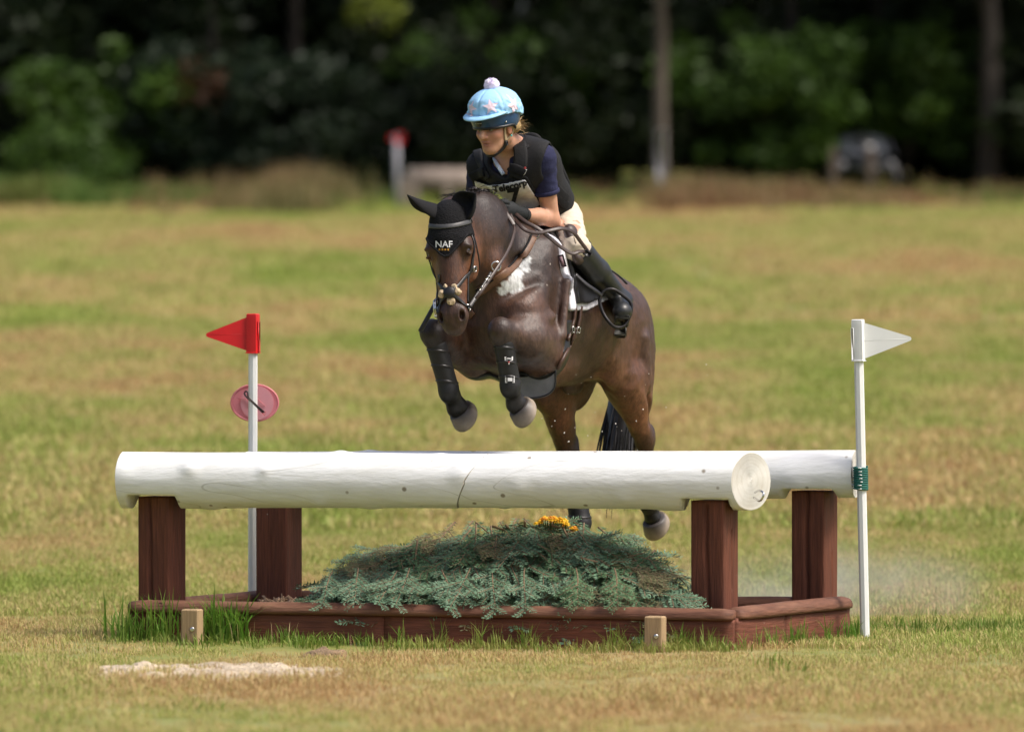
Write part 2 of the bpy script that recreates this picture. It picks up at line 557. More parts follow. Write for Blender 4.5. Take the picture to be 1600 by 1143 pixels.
XX, YY = np.meshgrid(xs, ys, indexing='ij'); ZZ = np.where(YY > 185, gz(XX * 0, YY * 0 + 185), gz(XX, YY))
ZZ = ZZ - .004
idx = np.arange(XX.size).reshape(XX.shape)
Q = np.stack([idx[:-1, :-1], idx[1:, :-1], idx[1:, 1:], idx[:-1, 1:]], -1).reshape(-1, 4)
tag(mk('ground', np.stack([XX, YY, ZZ], -1).reshape(-1, 3), Q, m_field), kind='structure')

# ---- grass: clumps of blades scattered as instances
SRC = bpy.data.collections.new('clump_sources')
def clump(name, n, rad, hmin, hmax, wid, lean, seed, mat_):
    r_ = np.random.default_rng(seed); V, Fs, bcs = [], [], []
    for i in range(n):
        a = r_.uniform(0, 2 * math.pi); rr = rad * math.sqrt(r_.random()); x, y = rr * math.cos(a), rr * math.sin(a)
        h = r_.uniform(hmin, hmax); az = r_.uniform(0, 2 * math.pi); le = r_.uniform(0, lean); w_ = wid * r_.uniform(.6, 1.2)
        d = np.array([math.cos(az), math.sin(az)]); s_ = np.array([-d[1], d[0]])
        b0 = len(V); bcol = r_.random()
        for t, ww in ((0, .7), (.45, 1.0), (.8, .6)):
            cx, cy = x + d[0] * le * h * t * t, y + d[1] * le * h * t * t; z = h * t * (1 - .25 * le * t)
            V += [(cx - s_[0] * w_ * ww / 2, cy - s_[1] * w_ * ww / 2, z), (cx + s_[0] * w_ * ww / 2, cy + s_[1] * w_ * ww / 2, z)]
        V.append((x + d[0] * le * h, y + d[1] * le * h, h * (1 - .25 * le)))
        Fs += [(b0, b0 + 1, b0 + 3, b0 + 2), (b0 + 2, b0 + 3, b0 + 5, b0 + 4), (b0 + 4, b0 + 5, b0 + 6)]
        bcs += [bcol] * 7
    me = bpy.data.meshes.new(name); me.from_pydata([tuple(np.array(v) * S) for v in V], [], Fs)
    at = me.attributes.new('bc', 'FLOAT', 'POINT'); at.data.foreach_set('value', np.array(bcs, np.float32))
    me.materials.append(mat_)
    o = bpy.data.objects.new(name, me)
    return o
def scatter(name, pts, rotz, scl, sources, tilt=None):
    coll = bpy.data.collections.new(name + '_sources'); 
    for o in sources: coll.objects.link(o)
    me = bpy.data.meshes.new(name); me.vertices.add(len(pts)); me.vertices.foreach_set('co', (np.asarray(pts) * S).astype(np.float32).ravel())
    a = me.attributes.new('rot', 'FLOAT_VECTOR', 'POINT'); rv = np.zeros((len(pts), 3), np.float32); rv[:, 2] = rotz
    if tilt is not None: rv[:, 0] = tilt
    a.data.foreach_set('vector', rv.ravel())
    a = me.attributes.new('scl', 'FLOAT', 'POINT'); a.data.foreach_set('value', np.asarray(scl, np.float32))
    a = me.attributes.new('vi', 'INT', 'POINT'); a.data.foreach_set('value', rng.integers(0, len(sources), len(pts)).astype(np.int32))
    o = bpy.data.objects.new(name, me); COL.objects.link(o)
    ng = bpy.data.node_groups.new(name + '_scatter', 'GeometryNodeTree')
    ng.interface.new_socket('Geometry', in_out='INPUT', socket_type='NodeSocketGeometry')
    ng.interface.new_socket('Geometry', in_out='OUTPUT', socket_type='NodeSocketGeometry')
    N, L = ng.nodes, ng.links
    gi, go = N.new('NodeGroupInput'), N.new('NodeGroupOutput')
    iop = N.new('GeometryNodeInstanceOnPoints'); ci = N.new('GeometryNodeCollectionInfo')
    ci.inputs['Collection'].default_value = coll; ci.inputs['Separate Children'].default_value = True; ci.inputs['Reset Children'].default_value = True
    def na(nm, ty):
        q = N.new('GeometryNodeInputNamedAttribute'); q.data_type = ty; q.inputs['Name'].default_value = nm; return q.outputs['Attribute']
    e2r = N.new('FunctionNodeEulerToRotation'); L.new(na('rot', 'FLOAT_VECTOR'), e2r.inputs[0])
    L.new(gi.outputs[0], iop.inputs['Points']); L.new(ci.outputs[0], iop.inputs['Instance'])
    iop.inputs['Pick Instance'].default_value = True
    L.new(na('vi', 'INT'), iop.inputs['Instance Index']); L.new(e2r.outputs[0], iop.inputs['Rotation']); L.new(na('scl', 'FLOAT'), iop.inputs['Scale'])
    L.new(iop.outputs[0], go.inputs[0])
    md = o.modifiers.new('scatter', 'NODES'); md.node_group = ng
    return o
m_grass = grass_mat('grass_blades', STRAW, GREEN, -.005)
m_green = grass_mat('long_green_grass', (.26, .30, .07), (.11, .23, .025), -.13, .4)
m_rough = grass_mat('dry_rough_grass', (.27, .185, .095), (.13, .13, .045), .08, .3)
near_src = [clump('grass_clump', 46, .11, .012, .05, .0050, 1.2, 100 + i, m_grass) for i in range(7)]
far_src = [clump('grass_tuft', 36, .22, .03, .10, .016, 1.1, 200 + i, m_grass) for i in range(5)]
def field_pts(y0, y1, half, dens, keep=None):
    A = 0; out = []
    n = int(dens * (y1 - y0) * (half(y0) + half(y1)))
    y = rng.uniform(y0, y1, n); x = rng.uniform(-1, 1, n) * half(y1)
    k = np.abs(x) < half(y); x, y = x[k], y[k]
    if keep is not None:
        k = keep(x, y); x, y = x[k], y[k]
    return np.stack([x, y, gz(x, y)], 1)
FLc, FRc, RRc, RLc = np.array([-2.0, 30.0]), np.array([1.1155, 29.1]), np.array([1.787, 30.35]), np.array([-1.3715, 31.25])
def in_quad(x, y, grow=0.0):
    c = (FLc + FRc + RRc + RLc) / 4; q = [c + (p - c) * (1 + grow) for p in (FLc, FRc, RRc, RLc)]
    r = np.ones(x.shape, bool)
    for i in range(4):
        a, b = q[i], q[(i + 1) % 4]; r &= ((b[0] - a[0]) * (y - a[1]) - (b[1] - a[1]) * (x - a[0])) > 0
    return r
def sand_mask(x, y):
    """how far inside the sandy patch a point is (1 in the middle, below 0 outside)"""
    cx, cy = -1.43, 27.15
    r = np.sqrt(((x - cx) / .72) ** 2 + ((y - cy) / .72) ** 2)
    return 1 - r + .3 * fbm(np.stack([x * 3.2, y * 3.2, x * 0], -1), 51)
half = lambda y: .62 * y / 6.2 * 1.0 + 1.2
pts = field_pts(21.5, 40, lambda y: y * .089 + 1.3, 105, lambda x, y: ~in_quad(x, y) & (sand_mask(x, y) < .12 + .75 * rng.random(x.shape) ** 1.6))
hs = np.clip(1.0 + .5 * fbm(pts * np.array([.8, .8, 0]), 60), .5, 1.9); fd_ = (FLc[1] + (pts[:, 0] - FLc[0]) * (FRc[1] - FLc[1]) / (FRc[0] - FLc[0])) - pts[:, 1]; hs[(fd_ > -.1) & (fd_ < .8) & (pts[:, 0] > -2.2) & (pts[:, 0] < 1.9)] *= .34
tag(scatter('grass', pts, rng.uniform(0, 6.28, len(pts)), hs, near_src), kind='stuff')
pts = field_pts(32.5, 46, lambda y: y * .089 + 2, 90)
tag(scatter('field_grass', pts, rng.uniform(0, 6.28, len(pts)), rng.uniform(.3, .7, len(pts)), far_src), kind='stuff')
pts = field_pts(40, 72, lambda y: y * .089 + 5.5, 34)
tag(scatter('field_grass', pts, rng.uniform(0, 6.28, len(pts)), rng.uniform(.6, 1.25, len(pts)), far_src), kind='stuff')
pts = field_pts(72, 142, lambda y: y * .089 + 12, 9)
tag(scatter('field_grass', pts, rng.uniform(0, 6.28, len(pts)), rng.uniform(.9, 1.7, len(pts)), far_src), kind='stuff')
# long green grass against the frame of the jump
long_src = [clump('long_grass', 17, .06, .05, .26, .0085, .9, 300 + i, m_green) for i in range(6)]
lp = []
def along(a, b, n, off, spread, w=None):
    for i in range(n):
        u = rng.random() if w is None else w(); d = (b - a) / np.linalg.norm(b - a); nrm = np.array([d[1], -d[0]])
        q = a + (b - a) * u + nrm * (off + abs(rng.normal(0, spread)))
        lp.append((q[0], q[1], 0))
n0 = len(lp)
along(FLc, FRc, 11, .03, .04, lambda: rng.uniform(-.02, .085)); along(FLc, FRc, 17, .03, .04, lambda: rng.uniform(.125, .21))
i_t = len(lp)
along(FLc, FRc, 20, .03, .05, lambda: rng.uniform(.22, 1.0)); along(FLc, FRc, 16, .03, .06, lambda: rng.uniform(.80, 1.0)); along(FRc, RRc, 24, .02, .05)
along(RLc, FLc, 24, .03, .06)
lp = np.array(lp); ls = np.where(np.arange(len(lp)) < i_t, rng.uniform(.7, 1.3, len(lp)), rng.uniform(.3, .7, len(lp)))
tag(scatter('long_grass', lp, rng.uniform(0, 6.28, len(lp)), ls, long_src), kind='stuff')
mid_src = [clump('green_tuft', 20, .09, .02, .085, .007, 1.0, 330 + i, grass_mat('green_tuft_blades', (.28, .28, .08), (.13, .21, .03), -.1)) for i in range(4)]
t = rng.random(130); base = FLc + np.outer(t, FRc - FLc); mp_ = np.concatenate([base + np.stack([rng.normal(0, .05, 130), -.06 - np.abs(rng.normal(0, .25, 130))], 1),
     RRc + np.stack([rng.normal(.5, .5, 160), rng.normal(.4, .25, 160)], 1)])
tag(scatter('green_grass', np.stack([mp_[:, 0], mp_[:, 1], gz(mp_[:, 0], mp_[:, 1])], 1), rng.uniform(0, 6.28, len(mp_)), rng.uniform(.5, 1.15, len(mp_)), mid_src), kind='stuff')

# weeds, clover and dry stalks among the short turf
wp = field_pts(22, 60, lambda y: y * .089 + 1.5, .9, lambda x, y: ~in_quad(x, y, .1)); wp = wp[fbm(wp * np.array([.7, .5, 0]), 66, 2) > .1]
tag(scatter('green_weeds', wp, rng.uniform(0, 6.28, len(wp)), rng.uniform(.5, 1.2, len(wp)), mid_src), kind='stuff')
stalk_src = [clump('dry_stalks', 5, .10, .06, .17, .004, .7, 360 + i, grass_mat('dry_stalk', (.50, .38, .2), (.36, .30, .12), .1)) for i in range(3)]
wp = field_pts(22, 50, lambda y: y * .089 + 1.5, 1.6, lambda x, y: ~in_quad(x, y, .1))
tag(scatter('dry_stalks', wp, rng.uniform(0, 6.28, len(wp)), rng.uniform(.4, 1.0, len(wp)), stalk_src), kind='stuff')

# ---- sandy patch and a clod of dry earth
m_sand = M('pale_sand', (.56, .46, .33), .9, .3, 30, 1.0, 60, tint=((.30, .22, .13), 7, .55), bdist=.03)
g = np.linspace(-1.15, 1.15, 110); gx, gy = np.meshgrid(-1.43 + g * .95, 27.15 + g * .95, indexing='ij')
sm = sand_mask(gx, gy)
lump = np.maximum(fbm(np.stack([gx * 9, gy * 9, gx * 0], -1), 52, 4), -.5)
zz = gz(gx, gy) + np.clip(sm * .3, -.05, .016) + np.where(sm > 0, .022 * lump * np.clip(sm * 5, 0, 1), 0) - .006
idx = np.arange(gx.size).reshape(gx.shape); Q = np.stack([idx[:-1, :-1], idx[1:, :-1], idx[1:, 1:], idx[:-1, 1:]], -1).reshape(-1, 4)
Vs = np.stack([gx, gy, zz], -1).reshape(-1, 3); smf = sm.reshape(-1); Q = Q[(smf[Q] > -.12).any(1)]
u_, inv = np.unique(Q, return_inverse=True)
tag(mk('sand_patch', Vs[u_], inv.reshape(Q.shape), m_sand), kind='stuff')
r_ = np.random.default_rng(8); mb = MB()
for i in range(110):
    x, y = -1.43 + r_.normal(0, .38), 27.15 + r_.normal(0, .4)
    if sand_mask(np.array([x]), np.array([y]))[0] < .02: continue
    s_ = r_.uniform(.003, .013); z_ = gz(np.array([x]), np.array([y]))[0] + .012
    mb.lathe((x, y, z_), unit(r_.normal(0, 1, 3)), [(-s_, s_ * .3), (-s_ * .4, s_ * r_.uniform(.7, 1)), (s_ * .5, s_ * r_.uniform(.6, 1)), (s_ * .9, s_ * .25)], 6)
tag(mb.build('sand_lumps', m_sand), kind='stuff')
c = P(512, 1021, 28.75); V, Q = nets(*Field().ell(c + np.array([0, 0, -.01]), (.10, .06, .028), np.eye(3)).ell(c + np.array([-.07, .0, -.015]), (.08, .06, .02), np.eye(3)).grid(.008), 1)
V = V + .014 * fbm(V * 26, 4, 3)[:, None]
tag(mk('earth_clod', V, Q, M('dry_earth', (.22, .15, .085), .95, .35, 40, 1, 60, bdist=.02), loc=c), 'brown clod of dry earth on the grass above the sandy patch', 'clod')
# ================================================================== THE JUMP
def M_wood(name, base, var, axis_stretch, specks=None, rough=.7, bump=.5, tint=None, scale=14, crack=None):
    m = M(name, base, rough, var, scale, bump, scale * 1.6, stretch=axis_stretch, tint=tint, spec=.3, bdist=.006)
    if specks:
        n, l = m.node_tree.nodes, m.node_tree.links; b = n['Principled BSDF']
        tc = n.new('ShaderNodeTexCoord'); vo = n.new('ShaderNodeTexVoronoi'); vo.inputs['Scale'].default_value = specks[0]
        l.new(tc.outputs['Object'], vo.inputs['Vector'])
        mr = n.new('ShaderNodeMapRange'); mr.inputs['From Min'].default_value = specks[1]; mr.inputs['From Max'].default_value = specks[1] * .6
        l.new(vo.outputs['Distance'], mr.inputs[0])
        src = b.inputs['Base Color'].links[0].from_socket
        mx = n.new('ShaderNodeMix'); mx.data_type = 'RGBA'; l.new(mr.outputs[0], mx.inputs[0]); l.new(src, mx.inputs['A']); mx.inputs['B'].default_value = (*specks[2], 1)
        l.new(mx.outputs['Result'], b.inputs['Base Color'])
    if crack:                     # fine drying checks along the grain: (stretch, half width, colour, strength)
        n, l = m.node_tree.nodes, m.node_tree.links; b = n['Principled BSDF']
        tc = n.new('ShaderNodeTexCoord'); mp = n.new('ShaderNodeMapping'); mp.inputs['Scale'].default_value = crack[0]; l.new(tc.outputs['Object'], mp.inputs[0])
        nz = n.new('ShaderNodeTexNoise'); nz.inputs['Scale'].default_value = 1; nz.inputs['Detail'].default_value = 1.2; l.new(mp.outputs[0], nz.inputs['Vector'])
        a = n.new('ShaderNodeMath'); a.operation = 'SUBTRACT'; a.inputs[1].default_value = .56; l.new(nz.outputs[0], a.inputs[0])
        a2 = n.new('ShaderNodeMath'); a2.operation = 'ABSOLUTE'; l.new(a.outputs[0], a2.inputs[0])
        mr = n.new('ShaderNodeMapRange'); mr.inputs['From Min'].default_value = crack[1]; mr.inputs['From Max'].default_value = crack[1] * .3; mr.inputs['To Max'].default_value = crack[3]; l.new(a2.outputs[0], mr.inputs[0])
        src = b.inputs['Base Color'].links[0].from_socket
        mx = n.new('ShaderNodeMix'); mx.data_type = 'RGBA'; l.new(mr.outputs[0], mx.inputs[0]); l.new(src, mx.inputs['A']); mx.inputs['B'].default_value = (*crack[2], 1)
        l.new(mx.outputs['Result'], b.inputs['Base Color'])
    return m
BROWN = (.125, .041, .022)
m_post = M_wood('brown_stain', BROWN, .35, (6, 6, .5), (9, .035, (.3, .25, .2)), .68, .7, tint=((.07, .024, .014), 5, .5))
m_board = M_wood('brown_stain_board', (.15, .050, .028), .35, (.6, .6, 7), (11, .03, (.35, .3, .25)), .68, .7, tint=((.08, .028, .017), 4, .5))
m_rail = M_wood('worn_brown_stain', (.135, .058, .034), .4, (.7, .7, 6), (10, .05, (.45, .4, .35)), .68, .7, tint=((.23, .12, .07), 6, .55))
m_white = M_wood('white_paint', (.755, .77, .765), .05, (.8, 5, 5), (8, .11, (.28, .25, .20)), .75, .4, tint=((.62, .62, .57), 3.2, .4), scale=8, crack=((.16, 5.5, 5.5), .003, (.42, .41, .37), .6))
m_endg = M_wood('painted_end_grain', (.60, .585, .54), .06, None, (24, .05, (.6, .55, .45)), .7, .4, tint=((.50, .46, .37), 5, .6))
m_ring = M_wood('end_grain_ring', (.57, .55, .50), .06, None, (24, .05, (.6, .55, .45)), .7, .4, tint=((.46, .41, .32), 5, .6))
m_raw = M_wood('raw_wood', (.36, .25, .135), .25, (8, 8, .6), None, .75, .5, tint=((.24, .17, .10), 8, .5))
m_steel = M('bright_steel', (.6, .6, .58), .22, .1, 40, 0, metal=1)
m_dark = M('painted_gap_shade', (.03, .022, .016), .9, .2, 30, 0)

jump = empty('log_jump', ((FLc[0] + RRc[0]) / 2, (FLc[1] + RRc[1]) / 2, 0), 'cross country jump of two white log rails on brown posts over a brown box', 'jump')
def log(name, a, b, ra, rb, parent, seed, end0=None, end1=None, notch=(), nl=170, na=72, cap0=True, cap1=True, bow=0.0):
    a, b = np.asarray(a, float), np.asarray(b, float); L_ = np.linalg.norm(b - a); t = (b - a) / L_
    e1 = unit(BU - t * (BU @ t)); e2 = np.cross(t, e1)
    ang = np.linspace(0, 2 * math.pi, na, endpoint=False); ss = np.linspace(0, 1, nl)
    V = np.zeros((nl, na, 3))
    d2 = np.stack([np.cos(ang), np.sin(ang)], 1)
    r_ = np.random.default_rng(seed)
    kn = [(r_.uniform(0, L_), r_.uniform(0, 6.28), r_.uniform(.004, .010), r_.uniform(.03, .06)) for _ in range(16)]
    s0 = np.zeros(na) if end0 is None else np.array([end0(u) for u in ang]); s1 = np.full(na, L_) if end1 is None else np.array([end1(u) for u in ang])
    for i, u in enumerate(ss):
        s = s0 + (s1 - s0) * u
        R0 = ra + (rb - ra) * s / L_
        q = np.stack([s * 1.1, d2[:, 0] * 1.3, d2[:, 1] * 1.3], 1)
        rad = R0 * (1 + .022 * fbm(q + seed, seed, 2) + .008 * fbm(np.stack([s * 2.2, d2[:, 0] * 5, d2[:, 1] * 5], 1), seed + 3, 2))
        for (ks, ka, kh, kw) in kn:
            da = (ang - ka + math.pi) % (2 * math.pi) - math.pi
            rad = rad + kh * np.exp(-((s - ks) ** 2 + (da * R0) ** 2) / kw ** 2)
        c = a + t * s[:, None] + BU * (bow * np.sin(math.pi * s / L_))[:, None]
        V[i] = c + rad[:, None] * (d2[:, :1] * e1 + d2[:, 1:] * e2)
        for (sc_, hw, zt, yx) in notch:
            m_ = (np.abs(s - sc_) < hw) & (V[i, :, 2] < zt)
            V[i, m_, 2] = zt
    Vf = V.reshape(-1, 3); F_ = []
    for i in range(nl - 1):
        for k in range(na):
            k2 = (k + 1) % na; F_.append((i * na + k, (i + 1) * na + k, (i + 1) * na + k2, i * na + k2))
    o = mk(name, Vf, F_, m_white, parent)
    for (do, i, sg) in ((cap0, 0, -1), (cap1, nl - 1, 1)):
        if not do: continue
        ring = V[i]; c = ring.mean(0); W = [c]; FF = []; nr = 24; MI = []
        ctr = c + e1 * .012 + e2 * .01
        for k in range(1, nr + 1):
            f_ = k / nr
            relief = (.0035 * (1 if k % 2 else -1)) if k < nr else 0
            W += list(ctr * (1 - f_) + ring * f_ + t * sg * relief)
        for k in range(na):
            k2 = (k + 1) % na; FF.append((0, 1 + k, 1 + k2) if sg > 0 else (0, 1 + k2, 1 + k))
            for j in range(nr - 1):
                q = (1 + j * na + k, 1 + (j + 1) * na + k, 1 + (j + 1) * na + k2, 1 + j * na + k2); FF.append(q if sg > 0 else q[::-1]); MI.append(j)
        mi = []; it = iter(MI)
        for f__ in FF: mi.append(0 if len(f__) == 3 else (next(it) % 3 == 1) * 1)
        mk('end_grain', W, FF, m_endg, o, mats=[m_endg, m_ring], mi=mi)
    return o, V
# posts: position from the foot of each; square, turned with the jump
YAWP = R(-26)
def post(cx, cy, hw, z0, z1, seed, cr=(), name='post'):
    px_ = np.array([math.cos(YAWP), math.sin(YAWP), 0]); py_ = np.array([-math.sin(YAWP), math.cos(YAWP), 0])
    n = 26; pr = []
    for (ax, sg) in ((0, -1), (1, 1), (0, 1), (1, -1)):
        for k in range(n):
            u = -1 + 2 * k / n
            pr.append({(0, -1): (u, -1), (1, 1): (1, u), (0, 1): (-u, 1), (1, -1): (-1, -u)}[(ax, sg)])
    pr = np.array(pr) * hw
    # round the arrises
    mag = np.abs(pr).min(1) / hw; pr = pr * (1 - .035 * np.clip((mag - .86) / .14, 0, 1))[:, None]
    per = np.arange(len(pr)) * 2 * hw / n
    nz_ = 46; V = np.zeros((nz_, len(pr), 3))
    for i, z in enumerate(np.linspace(z0, z1, nz_)):
        sc = np.ones(len(pr)); q = np.stack([per * 9, np.full(len(pr), z * 1.5), per * 0], 1)
        sc = sc + .014 * vnoise(q, seed)
        for (side, u0, zt, zb, wd, dp) in cr:
            pc_ = (side + .5 + u0 * .5 + .05 * vnoise(np.array([[z * 4, seed, 0]]), 9)[0] + .012 * vnoise(np.array([[z * 17, seed, 3]]), 8)[0]) * 2 * hw
            if zb < z < zt: sc = sc - dp * np.exp(-((per - pc_) / wd) ** 2)
        V[i] = np.array([cx, cy, z]) + (pr * sc[:, None])[:, :1] * px_ + (pr * sc[:, None])[:, 1:] * py_
    N = len(pr); F_ = [(i * N + k, i * N + (k + 1) % N, (i + 1) * N + (k + 1) % N, (i + 1) * N + k) for i in range(nz_ - 1) for k in range(N)]
    F_.append(tuple((nz_ - 1) * N + k for k in range(N)))
    return mk(name, V.reshape(-1, 3), F_, m_post, jump)
def zpx(py, Y): return CAM_H - (py - YH) * Y / FP
PW = .094
pFL = P(253, 900, 30.22); pFR = P(1116.5, 900, 29.52); pRL = P(436, 900, 31.02); pRR = P(1273, 900, 30.4)
zFL, zFR, zRL, zRR = zpx(775, 30.22), zpx(781, 29.52), zpx(779, 31.02), zpx(766, 30.4)
post(pFL[0], pFL[1], PW, -.05, zFL, 1, ((0, -.25, .74, .12, .009, .26),))
post(pFR[0], pFR[1], PW, -.05, zFR, 2, ((0, .0, .72, .0, .0085, .2), (1, .1, .6, .3, .006, .12)))
post(pRL[0], pRL[1], PW, -.05, zRL, 3, ((0, .1, .5, .3, .005, .08),))
post(pRR[0], pRR[1], PW, -.05, zRR, 4, ((0, -.1, .8, .1, .009, .25), (1, .1, .45, .2, .005, .1)))
# front rail: two logs spliced, rear rail one log
fa, fb = P(193, 749.5, 30.20), P(1190, 752, 29.44)
fd = unit(fb - fa); Lf = np.linalg.norm(fb - fa)
def s_at(px, y=750): return (px - 193) / (1190 - 193) * Lf
nFL = s_at(246); nFR = s_at(1110)
s_j = s_at(740); 
def endL(u):          # ragged splice: the upper half runs on further than the lower
    c_, s_ = math.cos(u), math.sin(u)
    base = s_j + (.10 * max(c_, 0) if c_ > .05 else 0) - (.07 * max(-c_ - .1, 0))
    return base
fz = lambda s: (fa + fd * s)
lo1, V1 = log('front_rail', fa, fa + fd * (s_j), .1475, .143, jump, 21, None, endL, ((nFL, .13, zFL + .012, 0),), 120, cap1=True)
fs = fa + fd * (s_j - .16)
Lr = Lf - s_j + .16
e2r = np.cross(fd, unit(BU - fd * fd[2]))
def endR(u):         # sawn across at a slant so that the face turns to the camera
    return Lr - .055 + .075 * math.sin(u) * (1 if e2r[1] > 0 else -1) 
def startR(u):
    front = max(math.sin(u) * (-1 if e2r[1] > 0 else 1), 0)
    return endL(u) - s_j + .16 + 0.002 + .007 * max(-math.cos(u) + .35, 0) * (.4 + front) + .002 * math.sin(5 * u)
MB().tube([fa + fd * (s_j - .3), fa + fd * (s_j + .3)], .122, 32).build('splice_gap_shade', m_dark, jump)  # near-black tube added inside the splice so its gap reads as shade
lo2, V2 = log('front_rail', fs, fb, .139, .1475, jump, 33, startR, endR, ((nFR - (s_j - .16), .125, zFR + .012, 0),), 120, cap0=True)
ra_, rb_ = P(386, 745.5, 31.12), P(1337, 740, 30.28)
rd_ = unit(rb_ - ra_); nRL = (pRL - ra_) @ rd_; nRR = (pRR - ra_) @ rd_
log('rear_rail', ra_, rb_, .138, .124, jump, 44, None, None, ((nRL, .13, zRL + .012, 0), (nRR, .13, zRR + .012, 0)), 150)
# staple in the sawn end
c = P(1186, 774, 29.16)
MB().tube(smooth_path([P(1180, 769, 29.36), P(1186, 766, 29.28), P(1193, 770, 29.24), P(1191, 778, 29.24), P(1186, 782, 29.27), P(1178, 777, 29.34)], 4), .006, 6).build('staple', m_steel, jump)
# box: boards below, half-round rails on top
def board(a, b, z0, z1, th, seed, name='board', inset=0.0, m=m_board):
    a, b = np.array([*a, 0.]), np.array([*b, 0.]); L_ = np.linalg.norm(b - a); t = (b - a) / L_; n_ = np.array([-t[1], t[0], 0])
    nx, nz_ = max(int(L_ / .05), 3), 7; V = []; 
    for side in (0, 1):
        for i in range(nx + 1):
            for k in range(nz_ + 1):
                s, z = L_ * i / nx, z0 + (z1 - z0) * k / nz_
                w_ = .004 * float(vnoise(np.array([[s * 2.2, z * 16, seed + side]]), seed)[0]) + .003 * float(vnoise(np.array([[s * 9, z * 30, seed]]), seed)[0])
                ed = .004 if k in (0, nz_) or i in (0, nx) else 0
                V.append(a + t * s + BU * z + n_ * ((w_ + ed + inset) if side == 0 else th))
    F_ = []; m2 = (nx + 1) * (nz_ + 1)
    g = lambda s_, i, k: s_ * m2 + i * (nz_ + 1) + k
    for i in range(nx):
        for k in range(nz_):
            F_.append((g(0, i, k), g(0, i + 1, k), g(0, i + 1, k + 1), g(0, i, k + 1))); F_.append((g(1, i, k), g(1, i, k + 1), g(1, i + 1, k + 1), g(1, i + 1, k)))
        F_.append((g(0, i, nz_), g(0, i + 1, nz_), g(1, i + 1, nz_), g(1, i, nz_))); F_.append((g(0, i, 0), g(1, i, 0), g(1, i + 1, 0), g(0, i + 1, 0)))
    for k in range(nz_):
        F_.append((g(0, 0, k), g(0, 0, k + 1), g(1, 0, k + 1), g(1, 0, k))); F_.append((g(0, nx, k), g(1, nx, k), g(1, nx, k + 1), g(0, nx, k + 1)))
    return mk(name, V, F_, m, jump)
def half_round(a, b, z, r, seed, name='top_rail'):
    a, b = np.array([*a, z]), np.array([*b, z]); t = unit(b - a); L_ = np.linalg.norm(b - a); n_ = np.array([-t[1], t[0], 0]); n = 14; nx = max(int(L_ / .06), 6); V = []
    for i in range(nx + 1):
        s = L_ * i / nx
        for k in range(n):
            an = math.pi * (-.12 + 1.24 * k / (n - 1)); e = .82 if i in (0, nx) else 1
            rr = r * e * (1 + .07 * float(fbm(np.array([[s * 3, math.cos(an) * 1.5, seed]]), seed, 2)[0]))
            V.append(a + t * s - n_ * math.cos(an) * rr * 1.25 + BU * math.sin(an) * rr + n_ * r * .8)
    F_ = [(i * n + k, (i + 1) * n + k, (i + 1) * n + (k + 1) % n, i * n + (k + 1) % n) for i in range(nx) for k in range(n)]
    F_ += [tuple(range(n)), tuple(nx * n + k for k in range(n))[::-1]]
    return mk(name, V, F_, m_rail, jump)
ZB, ZT = .158, .165
ddf = (FRc - FLc) / np.linalg.norm(FRc - FLc); dds = (RRc - FRc) / np.linalg.norm(RRc - FRc)
j1 = FLc + (FRc - FLc) * .43
board(FLc, j1 - ddf * .0015, -.06, ZB, .05, 1, 'front_board'); board(j1 + ddf * .0015, FRc, -.06, ZB, .05, 2, 'front_board', .002)
k1 = FRc + dds * .052; k2 = k1 + (RRc - k1) * .42
board(k1, k2 - dds * .002, -.06, ZB, .05, 3, 'side_board'); board(k2 + dds * .002, RRc, -.06, ZB + .003, .05, 5, 'side_board', .003)
board(RLc, FLc + (RLc - FLc) * .04, -.06, ZB, .05, 6, 'side_board'); board(RRc - ddf * .05, RLc + ddf * .05, -.06, ZB, .05, 7, 'rear_board')
half_round(FLc, FRc - ddf * .0, ZT, .045, 11); half_round(FRc + dds * .075, RRc, ZT + .003, .047, 12); half_round(RLc, FLc + (RLc - FLc) * .07, ZT, .040, 13); half_round(RRc - ddf * .09, RLc + ddf * .09, ZT, .042, 14)
# pale pegs holding the front board
for (px, pt, Yp) in ((300, 951, 29.62), (1024, 962, 28.98)):
    c = P(px, pt, Yp); hz_ = (c[2] + .1) / 2
    peg = MB().box((c[0], c[1], c[2] - hz_), (.048, .040, hz_), [[math.cos(YAWP * .7), math.sin(YAWP * .7), 0], [-math.sin(YAWP * .7), math.cos(YAWP * .7), 0], [0, 0, 1]], .007).build('peg', m_raw, jump, smooth=False)
    s_ = P(px + 1, pt + 31, Yp) - np.array([0, .046, 0]); MB().lathe(s_, (0, -1, 0), [(-.01, .012), (.002, .012), (.004, .009), (.003, .003)], 12).build('screw', m_steel, peg)
# soil inside the box
gx, gy = np.meshgrid(np.linspace(-2.0, 1.8, 60), np.linspace(29.1, 31.3, 40), indexing='ij')
zz = .085 + .03 * fbm(np.stack([gx * 5, gy * 5, gx * 0], -1), 70)
idx = np.arange(gx.size).reshape(gx.shape); Q = np.stack([idx[:-1, :-1], idx[1:, :-1], idx[1:, 1:], idx[:-1, 1:]], -1).reshape(-1, 4)
ok = in_quad(gx, gy, -.045).reshape(-1); Q = Q[ok[Q].all(1)]; Vs = np.stack([gx, gy, zz], -1).reshape(-1, 3); u_, inv = np.unique(Q, return_inverse=True)
tag(mk('soil', Vs[u_], inv.reshape(Q.shape), M('soil', (.10, .065, .04), .95, .35, 20, 1, 60, bdist=.02)), kind='structure')
r_ = np.random.default_rng(12); mb = MB()
for i in range(240):
    q = P(452 + r_.normal(0, 24), 936, 30.6 + r_.uniform(-.4, .3)); z_ = .12 + r_.uniform(0, .06)
    ax = np.linalg.qr(r_.normal(0, 1, (3, 3)))[0]
    mb.box((q[0], q[1], z_), (r_.uniform(.012, .035), r_.uniform(.006, .012), .0025), ax)
